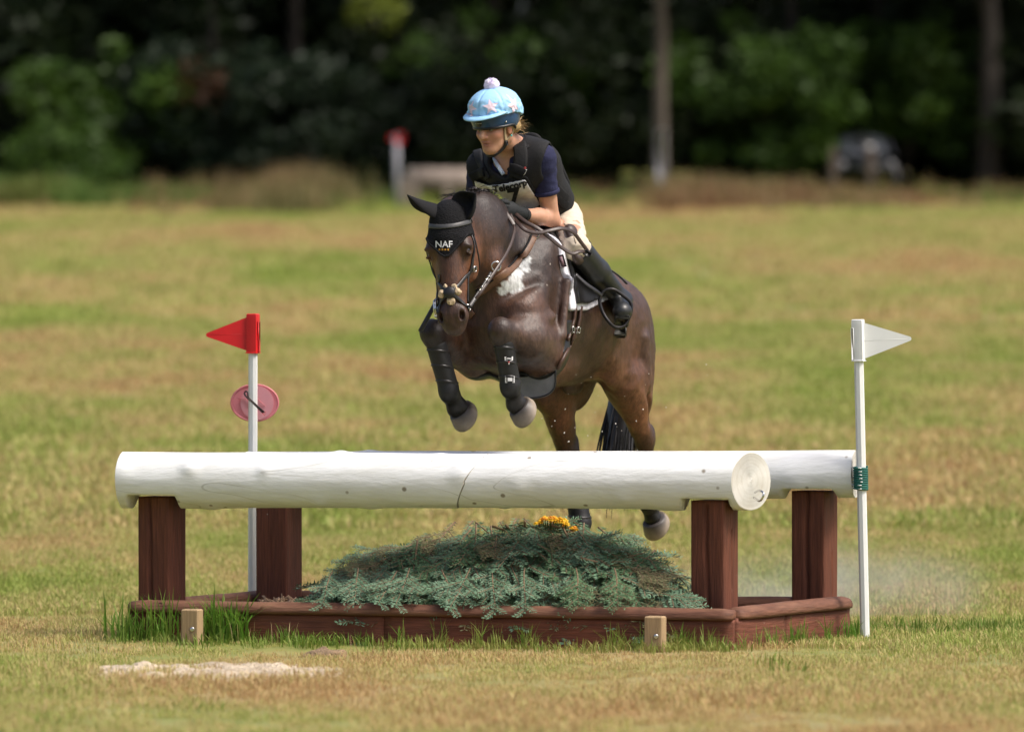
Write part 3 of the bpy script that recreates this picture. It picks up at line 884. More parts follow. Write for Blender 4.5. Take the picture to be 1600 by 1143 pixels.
tag(mb.build('wood_chips', M('wood_chip', (.34, .22, .13), .85, .5, 16, .2)), kind='stuff')

# ---- flags
m_plastic_w = M('white_plastic', (.74, .75, .74), .38, .04, 10, .05, spec=.5)
m_plastic_r = M('red_plastic', (.62, .012, .016), .38, .08, 10, .05, spec=.5)
def flag(top, base, w, hs, tip, tw, mat_, label, sgn):
    e = empty('marker_flag', base, label, 'flag', 'marker flags beside the jump')
    ax = unit(top - base); L_ = np.linalg.norm(top - base)
    a = R(20); e1 = np.array([math.cos(a), math.sin(a) * -1, 0]); e2 = np.cross(ax, e1)
    pr = []
    n = 8
    V, Fs = [], []
    prof = [(c * w * .5 * rx, s * w * .5 * rx) for c, s, rx in [(math.cos(R(22.5 + 45 * k)), math.sin(R(22.5 + 45 * k)), 1.06) for k in range(8)]]
    for t in (0, L_):
        for (u, v) in prof: V.append(base + ax * t + e1 * u + e2 * v)
    Fs = [(k, (k + 1) % 8, 8 + (k + 1) % 8, 8 + k) for k in range(8)] + [tuple(range(8, 16)), tuple(range(8))[::-1]]
    mk('pole', V, Fs, m_plastic_w, e, smooth=False)
    V, Fs = [], []
    lv = [(-hs, .74), (-hs + .004, .74), (-hs + .006, .66), (-.02, .66), (0, .64), (.004, .55)]
    for t, k_ in lv:
        for k in range(16):
            an = 2 * math.pi * k / 16; q = max(abs(math.cos(an)), abs(math.sin(an))) ; rr = w * k_ / q ** .75
            V.append(top + ax * t + e1 * math.cos(an) * rr + e2 * math.sin(an) * rr)
    Fs = [(i * 16 + k, i * 16 + (k + 1) % 16, (i + 1) * 16 + (k + 1) % 16, (i + 1) * 16 + k) for i in range(len(lv) - 1) for k in range(16)]
    Fs += [tuple((len(lv) - 1) * 16 + k for k in range(16)), tuple(range(16))[::-1]]
    sl = mk('sleeve', V, Fs, mat_, e); 
    for p_ in sl.data.polygons: p_.use_smooth = False
    # clip rib on the far side of the sleeve
    MB().box(top - ax * (hs * .58) - np.array([sgn * w * .62, .012, 0]), (.008, .012, hs * .40), [e1, e2, ax], .003).build('sleeve_rib', mat_, e)
    d = np.array([sgn, 0, 0.0]); r0 = .012
    pts = [top - ax * .012 + d * w * .55, *[tip + np.array([-sgn * r0 + sgn * r0 * math.cos(q), 0, r0 * math.sin(q)]) for q in np.linspace(R(70), R(-70), 7)], top - ax * (hs - .012) + d * w * .55]
    m_ = MB().prism([p - np.array([0, tw / 2, 0]) for p in pts], (0, tw, 0)); m_.build('pennant', mat_, e, smooth=False)
    mid = (pts[0] + pts[-1]) / 2; MB().tube([mid - np.array([0, tw / 2, 0]), tip - d * .02 - np.array([0, tw / 2, 0])], .0009, 4).build('mould_line', mat_, e)
    return e
flag(P(395.5, 491, 31.36), P(394.5, 935, 31.36), .047, .212, P(322, 523, 31.36), .009, m_plastic_r, 'white pole with red flag pointing left at the jump', -1)
flag(P(1340.5, 500, 30.15), P(1352, 1003, 30.15), .047, .215, P(1424, 529, 30.15), .009, m_plastic_w, 'white pole with white flag pointing right, tied to the log end', 1)
# green twine round the white pole
tw = MB(); a0, a1 = P(1346, 729, 30.15), P(1346.5, 764, 30.15)
coil = [a0 + (a1 - a0) * (t / 180) + np.array([.034 * math.cos(t * 2 * math.pi / 18) - .004, .034 * math.sin(t * 2 * math.pi / 18), 0]) for t in range(181)]
tw.tube(coil, .0068, 6); tag(tw.build('twine', M('green_twine', (.010, .11, .085), .7, .3, 60, .3), loc=a1), 'dark green twine wound round the white pole at the log end', 'twine')
tw = MB()
for k in range(7):
    q = P(1339.5 + .4 * k % 2, 730 + 5.4 * k, 30.15); tw.tube([q + np.array([-.03, .02, 0]), q + np.array([.006, -.036, -.002]), q + np.array([.02, -.04, -.003])], .0032, 5)
tag(tw.build('string', m_plastic_w, loc=a1), 'white string looped through the green twine on the pole', 'string')
# pink number disc behind the red flag's pole, with a hairpin clip
dc = P(398, 629, 31.43); ds = empty('number_disc', dc, 'translucent pink number disc on the pole below the red flag', 'number disc')
m_pink = M('pink_plastic', (.86, .34, .38), .4, .06, 10, .05, trans=.4); m_pink2 = M('pale_pink_plastic', (.84, .43, .48), .45, .06, 10, .05, trans=.4)
def disc(c, rx, rz, th, m, name, parent, rim=False, off=0):
    n = 48; V = []; ring = []
    if rim:
        pts = [c + np.array([rx * math.cos(a), 0, rz * math.sin(a)]) for a in np.linspace(0, 2 * math.pi, n, endpoint=False)]
        return MB().tube(pts, th, 6, closed=True).build(name, m, parent)
    pts = [c + np.array([rx * math.cos(a), 0, rz * math.sin(a)]) for a in np.linspace(0, 2 * math.pi, n, endpoint=False)]
    return MB().prism(pts, (0, th, 0)).build(name, m, parent, smooth=False)
disc(dc, .128, .099, .006, m_pink, 'plate', ds); disc(dc, .128, .099, .0055, m_pink, 'rim', ds, True)
disc(dc + np.array([.013, -.007, 0]), .090, .093, .006, m_pink2, 'inner_plate', ds)
for q in (((352 + 19, 622), (384, 622.5), (391, 632)), ((399, 620), (415, 634.5), (405, 635)), ((402, 636), (402, 650))):
    MB().tube([P(a, b, 31.418) for a, b in q], .0022, 5).build('moulding', m_pink, ds)
MB().tube(smooth_path([P(411, 645, 31.31), P(404, 638, 31.30), P(394, 628, 31.30), P(387, 622, 31.30), P(382, 615, 31.31), P(384, 611, 31.31), P(387, 613, 31.30), P(388, 620, 31.30), P(396, 628, 31.30), P(407, 638, 31.30), P(413, 644, 31.31)], 4), .0045, 6).build('clip', M('dark_wire', (.03, .015, .015), .4, .1, 20, 0), ds)
sq = [P(410, 645, 31.3), P(415, 643, 31.3), P(413.5, 649, 31.3)]
MB().tube(sq, .003, 5, closed=True).build('clip_end', m_plastic_r, ds)

# ---- cut fir branches heaped in the box
m_needle = M('fir_needles', (.120, .212, .122), .55, .35, 9, 0, trans=.12, spec=.4, tint=((.19, .285, .19), 5, .6))
m_needle2 = M('fir_needles_green', (.10, .185, .085), .55, .35, 9, 0, trans=.12, spec=.4)
m_needle3 = M('fir_needles_drying', (.16, .155, .075), .6, .35, 9, 0, trans=.12, spec=.3)
m_twig = M('fir_twig', (.19, .125, .07), .8, .3, 30, .3)
def fir_branch(seed, L_, mat_, dense=1.0):
    r_ = np.random.default_rng(seed); e = bpy.data.objects.new('fir_branch', None); COL.objects.link(e); ORG[e.name] = np.zeros(3)
    tb = MB(); V, Fs = [], []
    def needles(p0, p1, w0, w1, nl_):
        ln = np.linalg.norm(p1 - p0); t = (p1 - p0) / ln; sd_ = unit(np.cross((0, 0, 1.0), t)); up = np.cross(t, sd_)
        nn_ = int(ln / .0085 * dense)
        for i in range(nn_):
            u = (i + r_.random()) / nn_; p = p0 + (p1 - p0) * u
            for s in (-1, 1):
                el = r_.normal(.12, .2); sw = r_.uniform(.45, .7)
                d = unit(sd_ * s * math.cos(el) + up * math.sin(el) + t * sw); l_ = nl_ * r_.uniform(.75, 1.15) * (1 - .35 * u ** 3)
                wv = unit(np.cross(d, up + r_.normal(0, .25, 3))) * .0042; b0 = len(V)
                V.extend([p - wv * .6, p + d * l_ * .6 - wv, p + d * l_, p + d * l_ * .6 + wv]); Fs.append((b0, b0 + 1, b0 + 2, b0 + 3))
    def twig(p0, d, ln, r0, sag, depth):
        n = 6; pts = [p0]; dd = unit(d)
        for i in range(n):
            dd = unit(dd + np.array([0, 0, -sag / n]) + r_.normal(0, .04, 3)); pts.append(pts[-1] + dd * ln / n)
        tb.tube(pts, np.linspace(r0, r0 * .45, len(pts)), 5)
        for i in range(n):
            if depth > 0 or i >= 0: needles(pts[i], pts[i + 1], 0, 0, .042)
        return pts
    st = twig(np.zeros(3), np.array([1, 0, .06]), L_, .0065, .25, 0)
    for k in range(2, 7):
        for s in (-1, 1):
            if r_.random() < .2: continue
            f = (k - 1) / 6; ln = L_ * (.46 * (1 - f) + .12) * r_.uniform(.75, 1.15)
            d = np.array([.75, s * r_.uniform(.55, .85), r_.uniform(-.12, .12)])
            tp_ = twig(st[k - 1] * .5 + st[k] * .5 if s > 0 else st[k], d, ln, .0036, .22, 1)
            if ln > .15:
                for s2 in (-1, 1):
                    twig(tp_[3], unit(d + np.array([.3, s2 * .9, 0])), ln * .42, .0028, .2, 1)
    tb.build('twig', m_twig, e); mk('needles', np.array(V), np.array(Fs), mat_, e, smooth=False)
    return e
kinds = [fir_branch(500, .52, m_needle), fir_branch(501, .44, m_needle), fir_branch(502, .48, m_needle2), fir_branch(503, .40, m_needle2), fir_branch(504, .46, m_needle3, .8), fir_branch(505, .55, m_needle)]
rp_x = np.array([470, 500, 560, 640, 720, 800, 870, 930, 1000, 1060, 1100]); rp_y = np.array([950, 926, 890, 864, 846, 838, 838, 842, 866, 908, 955])
cen2 = (FLc + FRc + RRc + RLc) / 4
def ridge(px): return max(zpx(np.interp(px, rp_x, rp_y), 30.05), .1)
def yfront(x):   # front board line
    return FLc[1] + (x - FLc[0]) * (FRc[1] - FLc[1]) / (FRc[0] - FLc[0])
def heap_z(x, y):
    px = 800 + FP * x / 30.0; zr = ridge(px); yf = yfront(x); v = (y - yf) / .62
    s_ = np.clip(1 - abs(v - 1), 0, 1)
    return .10 + (zr - .10) * (1 - (1 - s_) ** 1.7)
r_ = np.random.default_rng(77); n_used = [0] * 6
def put(k, pos, t, nrm, sc):
    t = unit(t); nrm = unit(nrm - t * (nrm @ t)); b_ = np.cross(nrm, t)
    src = kinds[k]; o = src if n_used[k] == 0 else copy_tree(src); n_used[k] += 1
    Mx = Matrix.Identity(4)
    for r in range(3):
        Mx[r][0], Mx[r][1], Mx[r][2], Mx[r][3] = t[r] * sc, b_[r] * sc, nrm[r] * sc, pos[r] * S
    o.matrix_world = Mx
    lab = {0: 'cut blue-green fir branch in the heap inside the box', 2: 'cut dark green fir branch in the heap inside the box', 4: 'cut drying brownish fir branch in the heap inside the box'}
    tag(o, lab[0 if k in (0, 1, 5) else (2 if k < 4 else 4)], 'fir branch', {0: 'blue-green fir branches in the heap', 2: 'dark green fir branches in the heap', 4: 'drying fir branches in the heap'}[0 if k in (0, 1, 5) else (2 if k < 4 else 4)])
for layer, (n, lift) in enumerate(((60, -.05), (58, -.02), (52, .0))):
    for i in range(n):
        px = r_.uniform(528, 1030); v = r_.uniform(.08, 1.5) if layer else r_.uniform(.15, 1.8)
        x = (px - 800) * 29.9 / FP; y = yfront(x) + v * .62
        if not in_quad(np.array([x]), np.array([y]), -.08)[0]: continue
        e = .03; gxx = (heap_z(x + e, y) - heap_z(x - e, y)) / (2 * e); gyy = (heap_z(x, y + e) - heap_z(x, y - e)) / (2 * e)
        nrm = unit(np.array([-gxx, -gyy, 1.0]) + r_.normal(0, .12, 3))
        rad = unit(np.array([(px - 800) / 300 * 1.0, (v - 1.05) * 1.1, 0]))
        a = r_.normal(0, .55); d = np.array([rad[0] * math.cos(a) - rad[1] * math.sin(a), rad[0] * math.sin(a) + rad[1] * math.cos(a), 0])
        t = d - nrm * (d @ nrm); sc = r_.uniform(.8, 1.2)
        k = r_.choice(6, p=[.2, .2, .17, .16, .13, .14]) if px < 850 else r_.choice(6, p=[.1, .12, .22, .24, .26, .06])
        pos = np.array([x, y, heap_z(x, y) + lift]) - t * .22 * sc
        tip_ = pos + t * .5 * sc
        over = (yfront(tip_[0]) + .06) - tip_[1]
        if over > 0: pos = pos + np.array([0, over, 0])
        if not in_quad(np.array([tip_[0]]), np.array([tip_[1] + max(over, 0)]), .02)[0]: continue
        put(k, pos, t, nrm, sc)
# outer sprays, laid like shingles with their faces to the open side
for row, v in enumerate((1.05, .85, .66, .48, .32)):
    for px in np.linspace(528 + 60 * max(v - .4, 0), 1030 - 60 * max(v - .4, 0), 14):
        px = px + r_.normal(0, 16); vv = v + r_.normal(0, .05); x = (px - 800) * 29.85 / FP; y = yfront(x) + vv * .62
        if not in_quad(np.array([x]), np.array([y]), -.06)[0]: continue
        side = np.clip((px - 790) / 260, -1, 1); t = np.array([side * .8 + r_.normal(0, .42), -.62, -.30 + r_.normal(0, .1)])
        sc = r_.uniform(.55, .85); k = r_.choice(6, p=[.24, .24, .16, .12, .08, .16]) if px < 850 else r_.choice(6, p=[.12, .14, .24, .22, .2, .08])
        pos = np.array([x, y, heap_z(x, y) + .045 + r_.uniform(-.015, .02)]) - unit(t) * .16 * sc
        tip_ = pos + unit(t) * .5 * sc; over = (yfront(tip_[0]) - .01) - tip_[1]
        if over > 0: pos = pos + np.array([0, over, 0])
        put(k, pos, t, unit(np.array([side * .25 + r_.normal(0, .15), -.62, 1.0])), sc)
# sprays hanging over the front rail, and odd ones sticking up
for (px, py, tx, ty) in ((560, 925, 548, 952), (640, 925, 628, 950), (690, 928, 715, 955), (735, 925, 712, 956), (620, 930, 600, 946), (820, 925, 815, 948), (900, 925, 912, 944), (770, 925, 768, 950), (520, 930, 497, 940), (960, 925, 975, 945)):
    x = (px - 800) * 29.6 / FP; yb = yfront(x) + .20; a = P(px, py - 38, yb + .02); b = P(tx, ty - 6, yfront((tx - 800) * 29.6 / FP) - .10)
    put(r_.choice([0, 1, 5]) if px < 850 else 2, a, b - a, unit(np.array([0, -.6, 1.0])), np.linalg.norm(b - a) / .56)
for (px, py, tx, ty, k) in ((740, 850, 736, 824, 3), (1040, 915, 1016, 868, 4), (580, 895, 548, 884, 4), (560, 905, 512, 890, 4), (930, 850, 952, 826, 3), (1000, 880, 1022, 876, 3)):
    a, b = P(px, py, 30.1), P(tx, ty, 30.12); put(k, a, b - a, np.array([.2, -1, .2]), max(np.linalg.norm(b - a) / .5, .25) * .8)
# yellow flowers laid on the heap
fl = empty('ragwort', P(868, 832, 30.1), 'bunch of yellow orange ragwort flowers on top of the fir heap', 'flowers')
m_petal = M('yellow_petal', (.85, .50, .012), .6, .2, 30, 0, trans=.2); m_orange = M('orange_petal', (.78, .30, .012), .6, .2, 30, 0, trans=.2); m_stem = M('flower_stem', (.14, .2, .05), .6, .2, 30, 0)
for i in range(58):
    u = r_.random(); px = 832 + 72 * u; py = 820 - 10 * math.sin(math.pi * min(u * 1.15, 1)) + r_.uniform(-5, 5) + (9 * max(u - .75, 0) * 4)
    h = P(px, py, 29.98 + r_.uniform(-.08, .06)); b = P(860 + (px - 860) * .6, 840, 30.1)
    ax = unit(np.array([(px - 866) / 150, -.25, 1.0]) + r_.normal(0, .2, 3)); e1 = unit(np.cross(ax, (0, 1, 0.1))); e2 = np.cross(ax, e1)
    V, Fs = [], []; rr = r_.uniform(.014, .020)
    for k in range(9):
        an = 2 * math.pi * k / 9; d = e1 * math.cos(an) + e2 * math.sin(an); sd_ = -e1 * math.sin(an) + e2 * math.cos(an); b0 = len(V)
        V += [h + d * rr * .3 - sd_ * rr * .15, h + d * rr - sd_ * rr * .2 - ax * rr * .2, h + d * rr + sd_ * rr * .2 - ax * rr * .2, h + d * rr * .3 + sd_ * rr * .15]; Fs.append((b0, b0 + 1, b0 + 2, b0 + 3))
    mbq = MB().add(V, Fs).lathe(h - ax * rr * .35, ax, [(0, rr * .3), (rr * .35, rr * .5), (rr * .6, rr * .42), (rr * .7, rr * .1)], 8)
    hd_ = mbq.build('flower_head', m_orange if (u < .5 and r_.random() < .4) or r_.random() < .08 else m_petal, fl)
    MB().tube([b, (b + h) / 2 + r_.normal(0, .004, 3), h - ax * rr * .3], .0022, 4).build('stem', m_stem, fl)
# grains of sand thrown up by the hooves
r_ = np.random.default_rng(31); mb = MB()
for i in range(44):
    px, py = (r_.normal(880, 45), r_.normal(655, 40)) if i < 20 else ((r_.normal(985, 35), r_.normal(690, 60)) if i < 32 else (r_.uniform(880, 1150), r_.uniform(500, 900)))
    c = P(px, py, r_.uniform(30.2, 31.2)); s_ = r_.uniform(.001, .003)
    mb.box(c, (s_, s_ * r_.uniform(.6, 1.6), s_ * .8), np.linalg.qr(r_.normal(0, 1, (3, 3)))[0])
tag(mb.build('sand_grains', M('sand_grain', (.7, .66, .58), .8, .1, 10, 0)), kind='stuff')
# ================================================================== THE WOOD BEHIND THE FIELD
def leaf_mat(name, c1, c2, trans=.3):
    m = M(name, c1, .55, .35, .9, 0, trans=trans, spec=.3, tint=(c2, .35, .8)); return m
m_rubber = M('black_rubber', (.010, .010, .011), .5, .3, 40, .2, 60, spec=.4)
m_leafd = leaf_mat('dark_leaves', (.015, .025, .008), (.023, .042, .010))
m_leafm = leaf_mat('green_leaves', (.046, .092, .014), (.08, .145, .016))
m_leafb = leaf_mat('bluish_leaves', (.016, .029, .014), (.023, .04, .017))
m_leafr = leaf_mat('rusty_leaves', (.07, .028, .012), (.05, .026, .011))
m_leafy = leaf_mat('yellow_green_sunlit_leaves', (.20, .24, .03), (.16, .22, .03))  # sunlight on the branch is put into this brighter leaf colour
m_bark = M('bark', (.035, .028, .021), .9, .4, 3, .8, 6, stretch=(1, 1, .25), bdist=.05)
m_barkp = M('pale_bark', (.10, .08, .06), .9, .35, 3, .8, 6, stretch=(1, 1, .25), bdist=.05)
def leaves(clumps, n, size, seed, flat=.6):
    """leaf blades round clump centres (x, y, z, radius)"""
    r_ = np.random.default_rng(seed); cl = np.array(clumps); w_ = cl[:, 3] ** 2; k = r_.choice(len(cl), n, p=w_ / w_.sum())
    d = r_.normal(0, 1, (n, 3)); d /= np.linalg.norm(d, axis=1)[:, None]
    c = cl[k, :3] + d * (cl[k, 3:4] * r_.uniform(.35, 1.0, (n, 1)) ** .6) * np.array([1, 1, flat])
    u = r_.normal(0, 1, (n, 3)); u[:, 2] *= .5; u /= np.linalg.norm(u, axis=1)[:, None]
    v = r_.normal(0, 1, (n, 3)); v -= u * (u * v).sum(1)[:, None]; v /= np.linalg.norm(v, axis=1)[:, None]
    s_ = size * r_.uniform(.6, 1.25, (n, 1))
    nrm = np.cross(u, v)
    V = np.stack([c - u * s_, c + v * s_ * .45 + nrm * s_ * .08, c + u * s_, c - v * s_ * .45 + nrm * s_ * .08], 1).reshape(-1, 3)
    return V, np.arange(4 * n).reshape(-1, 4)
def crown_clumps(seed, rx, rz, zc, n, rmin, rmax):
    r_ = np.random.default_rng(seed); out = []
    for i in range(n):
        d = unit(r_.normal(0, 1, 3)); q = d * np.array([rx, rx, rz]) * r_.uniform(.45, 1.0); out.append((q[0], q[1], zc + q[2], r_.uniform(rmin, rmax)))
    return out
def tree_proto(seed, H, rad, mat_l, mat_b, zc, rx, rz, nleaf, ncl, lsize, label, group, limbs=5):
    r_ = np.random.default_rng(seed); e = empty('tree', (0, 0, 0), label, 'tree', group)
    mb = MB(); pts = [np.array([0, 0, -.3])]
    for i in range(9): pts.append(np.array([r_.normal(0, .02 * i ** .5), r_.normal(0, .02 * i ** .5), H * .85 * (i + 1) / 9]))
    mb.tube(smooth_path(pts, 3), np.interp(np.linspace(0, 1, 28), [0, .03, .1, 1], [rad * 1.7, rad * 1.15, rad, rad * .2]), 10)
    cl = crown_clumps(seed, rx, rz, zc, ncl, .7, 1.35)
    for i in range(limbs):
        q = cl[i * 3 % len(cl)]; z0 = H * r_.uniform(.28, .6); mb.tube(smooth_path([np.array([0, 0, z0]), np.array([q[0] * .45, q[1] * .45, z0 + (q[2] - z0) * .35]), np.array(q[:3])], 4), np.linspace(rad * .4, rad * .08, 9), 6)
    mb.build('trunk', mat_b, e); V, Q = leaves(cl, nleaf, lsize, seed + 1); mk('crown', V, Q, mat_l, e, smooth=False)
    return e
def place(o, x, y, rz, sc, dz=0.0):
    z = float(gz(np.array([x]), np.array([min(y, 185.)]))[0]) + dz
    o.location = (x * S, y * S, z * S); o.rotation_euler = (0, 0, rz); o.scale = (sc, sc, sc); return o
TG = 'trees in the shaded wood behind the field'; TL = 'tall dark leafy tree in the shaded wood behind the field'
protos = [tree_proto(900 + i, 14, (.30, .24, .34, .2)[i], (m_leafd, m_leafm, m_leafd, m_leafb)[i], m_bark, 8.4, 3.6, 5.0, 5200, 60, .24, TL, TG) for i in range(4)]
used = [0] * 4; r_ = np.random.default_rng(5)
def more(x, y, k=None):
    k = int(r_.integers(0, 4)) if k is None else k
    o = protos[k] if used[k] == 0 else copy_tree(protos[k]); used[k] += 1
    return place(o, x, y, r_.uniform(0, 6.28), r_.uniform(.9, 1.2))
for (row, y0, sp, off) in ((0, 151, 5.2, 0), (1, 160, 5.0, 2), (2, 170, 5.0, 1)):
    for k in range(-5, 6):
        x = k * sp + off + r_.normal(0, .8)
        if row == 0 and abs(x - 3.7) < 1.5: continue
        more(x, y0 + r_.normal(0, 1.4))
# trunks one can tell apart
def one_tree(px, Y, rad, mb_, label, seed, zc=9.5, nleaf=4200, mat_l=None):
    e = tree_proto(seed, 14, rad, mat_l or m_leafd, mb_, zc, 3.2, 4.4, nleaf, 46, .24, label, None); return place(e, (px - 800) * Y / FP, Y, .4, 1.0)
one_tree(1031, 142, .20, m_barkp, 'tall straight tree with pale trunk behind the white post', 950)
one_tree(1545, 147, .30, m_bark, 'tree with thick grey trunk at the right of the wood', 951)
one_tree(1236, 150, .17, m_bark, 'slim dark-trunked tree left of the parked dark car', 952)
one_tree(330, 147, .09, m_bark, 'slender young tree above the bluish bushes on the left', 953, 9.8)
# bushes and low foliage at the edge of the wood
BGp = 'bushes along the edge of the wood'
def bush(seed, rx, rz, nleaf, ncl, mat_l, lsize=.15):
    e = empty('bush', (0, 0, 0)); cl = [(a, b, max(c, .3), d) for a, b, c, d in crown_clumps(seed, rx, rz, rz * .85, ncl, .35, .75)]
    mb = MB(); q_ = np.random.default_rng(seed)
    for i in range(6):
        q = cl[i]; mb.tube(smooth_path([np.array([0, 0, -.1]), np.array([q[0] * .4, q[1] * .4, q[2] * .5]), np.array(q[:3])], 3), np.linspace(.05, .012, 7), 5)
    mb.build('stems', m_bark, e); V, Q = leaves(cl, nleaf, lsize, seed + 1, .8); mk('crown', V, Q, mat_l, e, smooth=False); return e
bp_ = [bush(600, 1.9, 1.7, 3600, 44, m_leafm), bush(601, 1.8, 1.5, 3600, 44, m_leafb), bush(602, 1.7, 1.9, 3600, 44, m_leafd), bush(603, 1.5, 1.1, 2600, 34, m_leafm)]
bu = [0] * 4
def addbush(k, px, Y, sc, label, dz=0.0, grp=None):
    o = bp_[k] if bu[k] == 0 else copy_tree(bp_[k]); bu[k] += 1
    place(o, (px - 800) * Y / FP, Y, r_.uniform(0, 6.28), sc, dz); tag(o, label, 'bush', grp); return o
addbush(0, 150, 144.5, 1.25, 'large bright green bush at the left end of the wood edge')
addbush(0, 800, 149, 1.45, "wide light green bush in the wood behind the rider's helmet", .2)
addbush(3, 95, 140, .9, 'low bright green bush at the left edge of the field')
addbush(0, 1190, 147, 1.3, 'tall green bush under the trees between the pale trunk and the car', .6)
addbush(0, 1420, 149, 1.25, 'green bush high behind the parked dark car', .9)
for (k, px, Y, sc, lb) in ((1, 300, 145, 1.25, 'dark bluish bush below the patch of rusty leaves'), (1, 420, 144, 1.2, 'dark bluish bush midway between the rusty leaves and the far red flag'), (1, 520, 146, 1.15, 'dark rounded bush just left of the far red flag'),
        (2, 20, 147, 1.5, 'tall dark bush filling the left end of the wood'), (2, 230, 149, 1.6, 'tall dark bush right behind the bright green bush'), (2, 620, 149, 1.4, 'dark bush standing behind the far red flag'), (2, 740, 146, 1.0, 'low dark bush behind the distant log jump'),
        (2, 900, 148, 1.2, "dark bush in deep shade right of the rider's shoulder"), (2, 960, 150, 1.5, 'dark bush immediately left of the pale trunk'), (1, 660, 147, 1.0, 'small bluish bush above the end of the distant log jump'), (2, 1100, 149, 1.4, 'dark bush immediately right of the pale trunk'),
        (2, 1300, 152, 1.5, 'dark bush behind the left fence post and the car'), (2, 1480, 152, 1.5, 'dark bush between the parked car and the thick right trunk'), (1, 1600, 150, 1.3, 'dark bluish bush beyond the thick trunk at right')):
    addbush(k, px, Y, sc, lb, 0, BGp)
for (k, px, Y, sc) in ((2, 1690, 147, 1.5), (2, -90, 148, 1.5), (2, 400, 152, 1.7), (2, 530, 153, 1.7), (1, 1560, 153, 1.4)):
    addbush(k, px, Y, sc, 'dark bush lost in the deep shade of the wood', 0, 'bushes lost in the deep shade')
e = bush(640, .55, .5, 260, 8, m_leafr, .12); place(e, (312 - 800) * 143.2 / FP, 143.2, 0, 1, 2.35); tag(e, 'small patch of rusty brown leaves in the left bushes', 'bush')
e = bush(641, .7, .55, 240, 9, m_leafy, .13); place(e, (585 - 800) * 147 / FP, 147, 0, 1, 4.2); tag(e, 'sunlit yellow-green leafy branch at the top of the wood', 'branch')
# deep wood: one mass nobody could count
cl = [(r_.uniform(-75, 75), r_.uniform(178, 192), r_.uniform(0, 20) + 5, r_.uniform(1.5, 3.0)) for _ in range(800)]
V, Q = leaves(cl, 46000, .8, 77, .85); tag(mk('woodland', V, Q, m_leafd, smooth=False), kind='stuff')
# rough dry grass and weeds at the field edge
rsrc = [clump('rough_grass_clump', 40, .35, .25, .95, .02, .5, 400 + i, m_rough) for i in range(4)]
n = 420; px = np.concatenate([rng.uniform(1010, 1420, n), rng.normal(465, 30, 130), rng.normal(370, 70, 90), rng.uniform(880, 1640, 160), rng.uniform(-60, 1660, 420)]); Y = 142 - 15 * rng.random(len(px)) ** 2.4; Y[-580:-420] += 3
x = (px - 800) * Y / FP; sc = rng.uniform(.5, .95, len(px)); sc[:n] *= np.interp(px[:n], [1010, 1060, 1250, 1420], [.9, 1.0, .85, .5]); sc[-580:-420] *= .7; sc[n:n + 130] *= 1.25; sc[-420:] *= rng.uniform(.2, .75, 420)
tag(scatter('rough_grass', np.stack([x, Y, gz(x, Y)], 1), rng.uniform(0, 6.28, len(x)), sc, rsrc), kind='stuff')
gsrc = [clump('weed_clump', 40, .35, .25, .8, .03, .5, 430 + i, grass_mat('weeds', (.16, .20, .05), (.07, .14, .025), -.05)) for i in range(3)]
px = np.concatenate([rng.uniform(-60, 130, 260), rng.uniform(130, 330, 90), rng.uniform(-60, 1660, 160)]); Y = 141 - 9 * rng.random(len(px)) ** 1.6; x = (px - 800) * Y / FP
tag(scatter('weeds', np.stack([x, Y, gz(x, Y)], 1), rng.uniform(0, 6.28, len(x)), rng.uniform(.4, 1.0, len(x)) * np.where(np.arange(len(x)) < 260, 1.15, .75), gsrc), kind='stuff')

# ---- far jump with a red flag, white post, fence posts, parked car
Yj = 134.0; zg = float(gz(np.array([-1.6]), np.array([Yj]))[0])
fj = empty('far_jump', ((680 - 800) * Yj / FP, Yj, zg), 'low grey log jump at the edge of the wood beside the red flag', 'jump')
m_grey = M('weathered_wood', (.20, .16, .13), .85, .35, 3, .5, 8); m_greyp = M('weathered_end', (.34, .29, .24), .85, .3, 3, .3)
c0 = P(640, 282, Yj); c1 = P(752, 282, Yj + .6)
MB().tube([c0, c0 * .5 + c1 * .5, c1], [.30, .29, .28], 18).build('log', m_grey, fj)
MB().lathe(P(640, 282, Yj - .02), unit(c0 - c1), [(0, .29), (.03, .27), (.032, .1)], 18).build('log_end', m_greyp, fj)
for px, hh_ in ((632, 285), (648, 290), (700, 296), (742, 296)):
    q = P(px, hh_, Yj - .33); MB().box((q[0], q[1], (zg + q[2]) / 2), (.10, .10, (q[2] - zg) / 2 + .1), None, .01).build('post', m_grey, fj, smooth=False)
q0, q1 = P(620, 211, Yj - .5), P(620, 312, Yj - .5); q1[2] = float(gz(q1[0:1], q1[1:2])[0]) - .1
e = empty('marker_flag', q1, 'distant white pole with red flag by the wood', 'flag')
MB().tube([q1, q0], .065, 8).build('pole', M('white_pole', (.3, .3, .33), .5, .1, 5, 0), e)
MB().prism([q0 + np.array([.08, 0, .03]), q0 + np.array([-.22, 0, -.06]), q0 + np.array([.08, 0, -.22])], (0, .03, 0)).build('pennant', m_plastic_r, e, smooth=False)
MB().box(q0 + np.array([.06, 0, -.09]), (.09, .06, .12), None, .01).build('sleeve', m_plastic_r, e)
q0, q1 = P(1033, 203, 140.6), P(1032, 290, 140.6); q1[2] = float(gz(q1[0:1], q1[1:2])[0]) - .1
e = empty('white_post', q1, 'short white painted post in front of the pale tree trunk', 'post')
MB().box((q0 + q1) / 2, (.11, .06, (q0[2] - q1[2]) / 2), None, .012).build('stake', M('white_post_paint', (.3, .3, .33), .6, .1, 5, 0), e)
m_fp = M('dull_post', (.085, .062, .045), .85, .35, 3, .5, 8)
